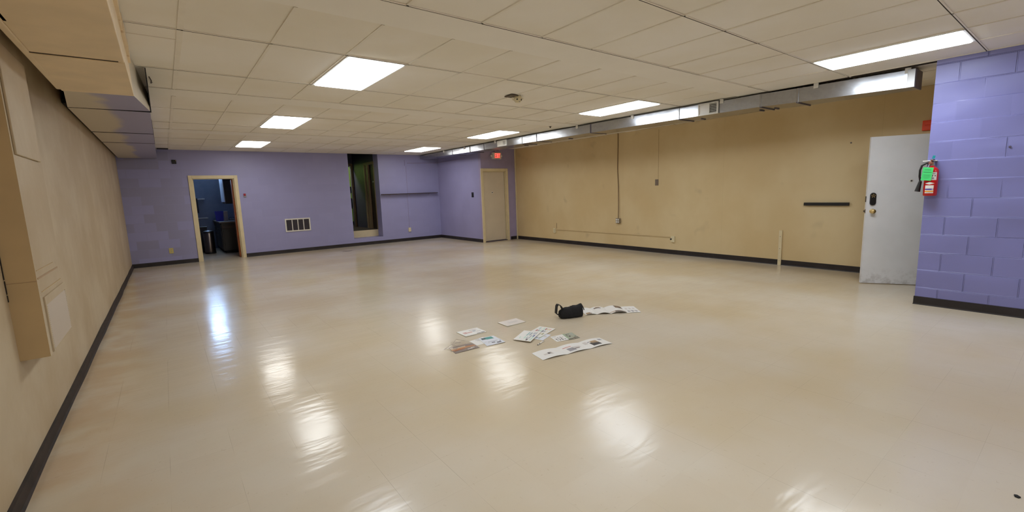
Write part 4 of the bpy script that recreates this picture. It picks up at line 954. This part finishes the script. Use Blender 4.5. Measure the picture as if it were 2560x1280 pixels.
pr3 = [((.25, .42, .35, .5, 'ink_pale'), (.42, .55, .38, .55, 'ink_dark'), (.5, .6, .3, .6, 'ink_pale'), (.75, .95, .45, .7, 'label_white')),
       ((.12, .48, .62, .68, 'ink_red'), (.2, .5, .15, .5, 'ink_grey'), (.45, .8, .38, .55, 'ink_pale'), (.35, .7, .28, .36, 'photo_brown')),
       ((.05, .2, .5, .8, 'ink_pale'), (.25, .62, .15, .55, 'photo_black'), (.34, .62, .42, .72, 'photo_tan'), (.22, .32, .62, .70, 'ink_grey'), (.74, .9, .62, .82, 'ink_grey'))]
for i in range(3):
    sheet_mesh(B(), cut(FB, i/3, (i+1)/3), FZ, .0008, 'paper', edge='paper_edge', hf=lambda u, v: .011*math.sin(u*math.pi)+.001, prints=pr3[i]).build('panel', r)
r = thing('brochure', (4.2, 3.55, 0), 'long fold-out with warm room photos lying behind the black bag', 'brochure', 'brochures and booklets on the floor')
FB = [(3.836, 3.606), (4.392, 3.228), (4.554, 3.464), (3.98, 3.86)]
pr4 = [((.1, .5, .02, .22, 'photo_tan'), (.3, .6, .05, .14, 'photo_brown')), ((.15, .65, .70, .82, 'photo_brown'), (.3, .6, .84, .92, 'photo_tan')), ((.0, .35, .1, .16, 'photo_tan'), (.3, .98, .02, .18, 'photo_brown'), (.55, 1, .62, .98, 'photo_brown'), (.6, .8, .7, .92, 'photo_tan')),
       ((.2, .9, .2, .3, 'ink_pale'),)+grid(['ink_grey', 'ink_pale', 'ink_grey', 'ink_pale', 'ink_grey', 'ink_pale'], .15, .95, .12, .9, 3, 2, .55)]
cuts = [0, .2, .45, .75, 1]
for i in range(4):
    am = (.012, .02, .024, .003)[i]
    sheet_mesh(B(), cut(FB, cuts[i], cuts[i+1]), FZ, .0008, 'paper', edge='paper_edge', hf=lambda u, v, am=am: am*math.sin(u*math.pi)+.001, prints=pr4[i]).build('panel', r)
# black bag
bg = thing('toiletry_bag', (3.65, 3.66, 0), 'small black zipped bag with a wrist loop on the floor', 'bag')
c0 = Vector((3.648, 3.672, 0)); ua = Vector((.275, -.10, 0)).normalized(); wa = Vector((-ua.y, ua.x, 0)); HL = .145
def bagsec(t):
    """t in -1..1 along the bag: half width, height, bottom lift"""
    e = (max(0.0, 1-abs(t)**(3.2 if t < 0 else 9)))**.5
    hw = .034+.032*e; h = (.112+.034*(t*.5+.5))*((.84+.16*e) if t < 0 else (.95+.05*e)); return hw, h, .012*(1-e)*(1 if t < 0 else .3)
def bag_body():
    b = B(); NT_, NR = 20, 20; vs = []; fs = []
    for i in range(NT_+1):
        t = -1+2*i/NT_; hw, h, lf = bagsec(t); o = c0+ua*HL*t
        for k in range(NR):
            a = 2*math.pi*k/NR; cx_, cz = math.cos(a), math.sin(a); ex_ = .55
            px_ = math.copysign(abs(cx_)**ex_, cx_)*hw; pz = (math.copysign(abs(cz)**ex_, cz)+1)/2
            wd = 1-.42*pz**2
            z = lf+.001+pz*(h-lf) + (.004*math.sin(t*9) if pz > .8 else 0)
            vs.append(o+wa*px_*wd+Vector((0, 0, z)))
    for i in range(NT_):
        for k in range(NR): fs.append((i*NR+k, i*NR+(k+1) % NR, (i+1)*NR+(k+1) % NR, (i+1)*NR+k))
    fs += [tuple(range(NR-1, -1, -1)), tuple(range(NT_*NR, (NT_+1)*NR))]
    return b.add(vs, fs, 'fabric').build('body', bg, smooth=True)
bag_body()
def toppt(t, o=0, s=0): hw, h, lf = bagsec(t); return c0+ua*HL*t+wa*s+Vector((0, 0, h+.004*math.sin(t*9)+o))
b = B(); N = 24; vs = []; fs = []
for i in range(N+1):
    t = -.95+1.9*i/N
    for s, o in ((-.016, -.001), (-.006, .003), (.006, .003), (.016, -.001)): vs.append(toppt(t, o, s))
for i in range(N):
    for k in range(3): fs.append((i*4+k, (i+1)*4+k, (i+1)*4+k+1, i*4+k+1))
b.add(vs, fs, 'strap'); zp = b.build('zip_tape', bg, smooth=True)
B().tube([toppt(-.9+1.8*i/20, .004) for i in range(21)], .0028, 'black_matte', 6).build('zip_teeth', zp, smooth=True)
B().obox(toppt(-.15, .009), (ua, wa, (0, 0, 1)), (.010, .006, .004), 'chrome', .002).obox(toppt(-.02, .010), (ua, wa, (0, 0, 1)), (.014, .004, .0012), 'chrome').build('zip_slider', zp)
def ribbon(path, wdir, hw, th, m, name):
    b = B(); vs = []; fs = []; n = len(path)
    for i, p_ in enumerate(path):
        d = (path[min(i+1, n-1)]-path[max(i-1, 0)]).normalized(); nn = d.cross(wdir).normalized()
        for s, o in ((-1, -1), (1, -1), (1, 1), (-1, 1)): vs.append(p_+wdir*hw*s+nn*th*o)
    for i in range(n-1):
        for k in range(4): fs.append((i*4+k, i*4+(k+1) % 4, (i+1)*4+(k+1) % 4, (i+1)*4+k))
    fs += [(3, 2, 1, 0), tuple((n-1)*4+k for k in range(4))]
    return b.add(vs, fs, m).build(name, bg, smooth=True)
e0 = c0-ua*HL
loop = [e0+ua*.040+Vector((0, 0, .075)), e0+ua*.036+Vector((0, 0, .112)), e0+ua*.022+Vector((0, 0, .145)), e0-ua*.002+Vector((0, 0, .168)), e0-ua*.022+Vector((0, 0, .172)), e0-ua*.034+Vector((0, 0, .155)), e0-ua*.040+Vector((0, 0, .11)), e0-ua*.044+Vector((0, 0, .07)), e0-ua*.026+Vector((0, 0, .052)), e0+ua*.008+Vector((0, 0, .046))]
ribbon(loop, wa, .029, .0035, 'strap', 'wrist_loop')
e1 = c0+ua*HL
ribbon([toppt(.75, .004), toppt(.92, .006), e1+ua*.012+Vector((0, 0, .112)), e1+ua*.022+Vector((0, 0, .09)), e1+ua*.028+Vector((0, 0, .068))], wa, .009, .002, 'strap', 'end_tab')
# floor odds and ends
b = B(); pts = [(2.985, .098), (2.998, .092), (3.008, .104), (3.002, .114), (2.988, .110)]; n = len(pts)
b.add([(x, y, 0.0005) for x, y in pts]+[(x+.001, y, .006) for x, y in pts], [tuple(range(n, 2*n))]+[(i, (i+1) % n, n+(i+1) % n, n+i) for i in range(n)], 'black_matte')
tag(b.build('dark_crumb', loc=(2.995, .104, 0)), 'tiny black crumb on the floor in the lower right corner', 'crumb')
b = B()
pts = [(3.76, 12.62), (3.86, 12.58), (4.02, 12.60), (4.06, 12.68), (3.95, 12.72), (3.82, 12.70)]; b.face([(x, y, .001) for x, y in pts], 'photo_brown')
tag(b.build('floor_scuff', loc=(3.9, 12.65, 0.001), kind='structure'), 'dark scuffed patch of floor in front of the purple back wall', 'scuff', kind='structure')
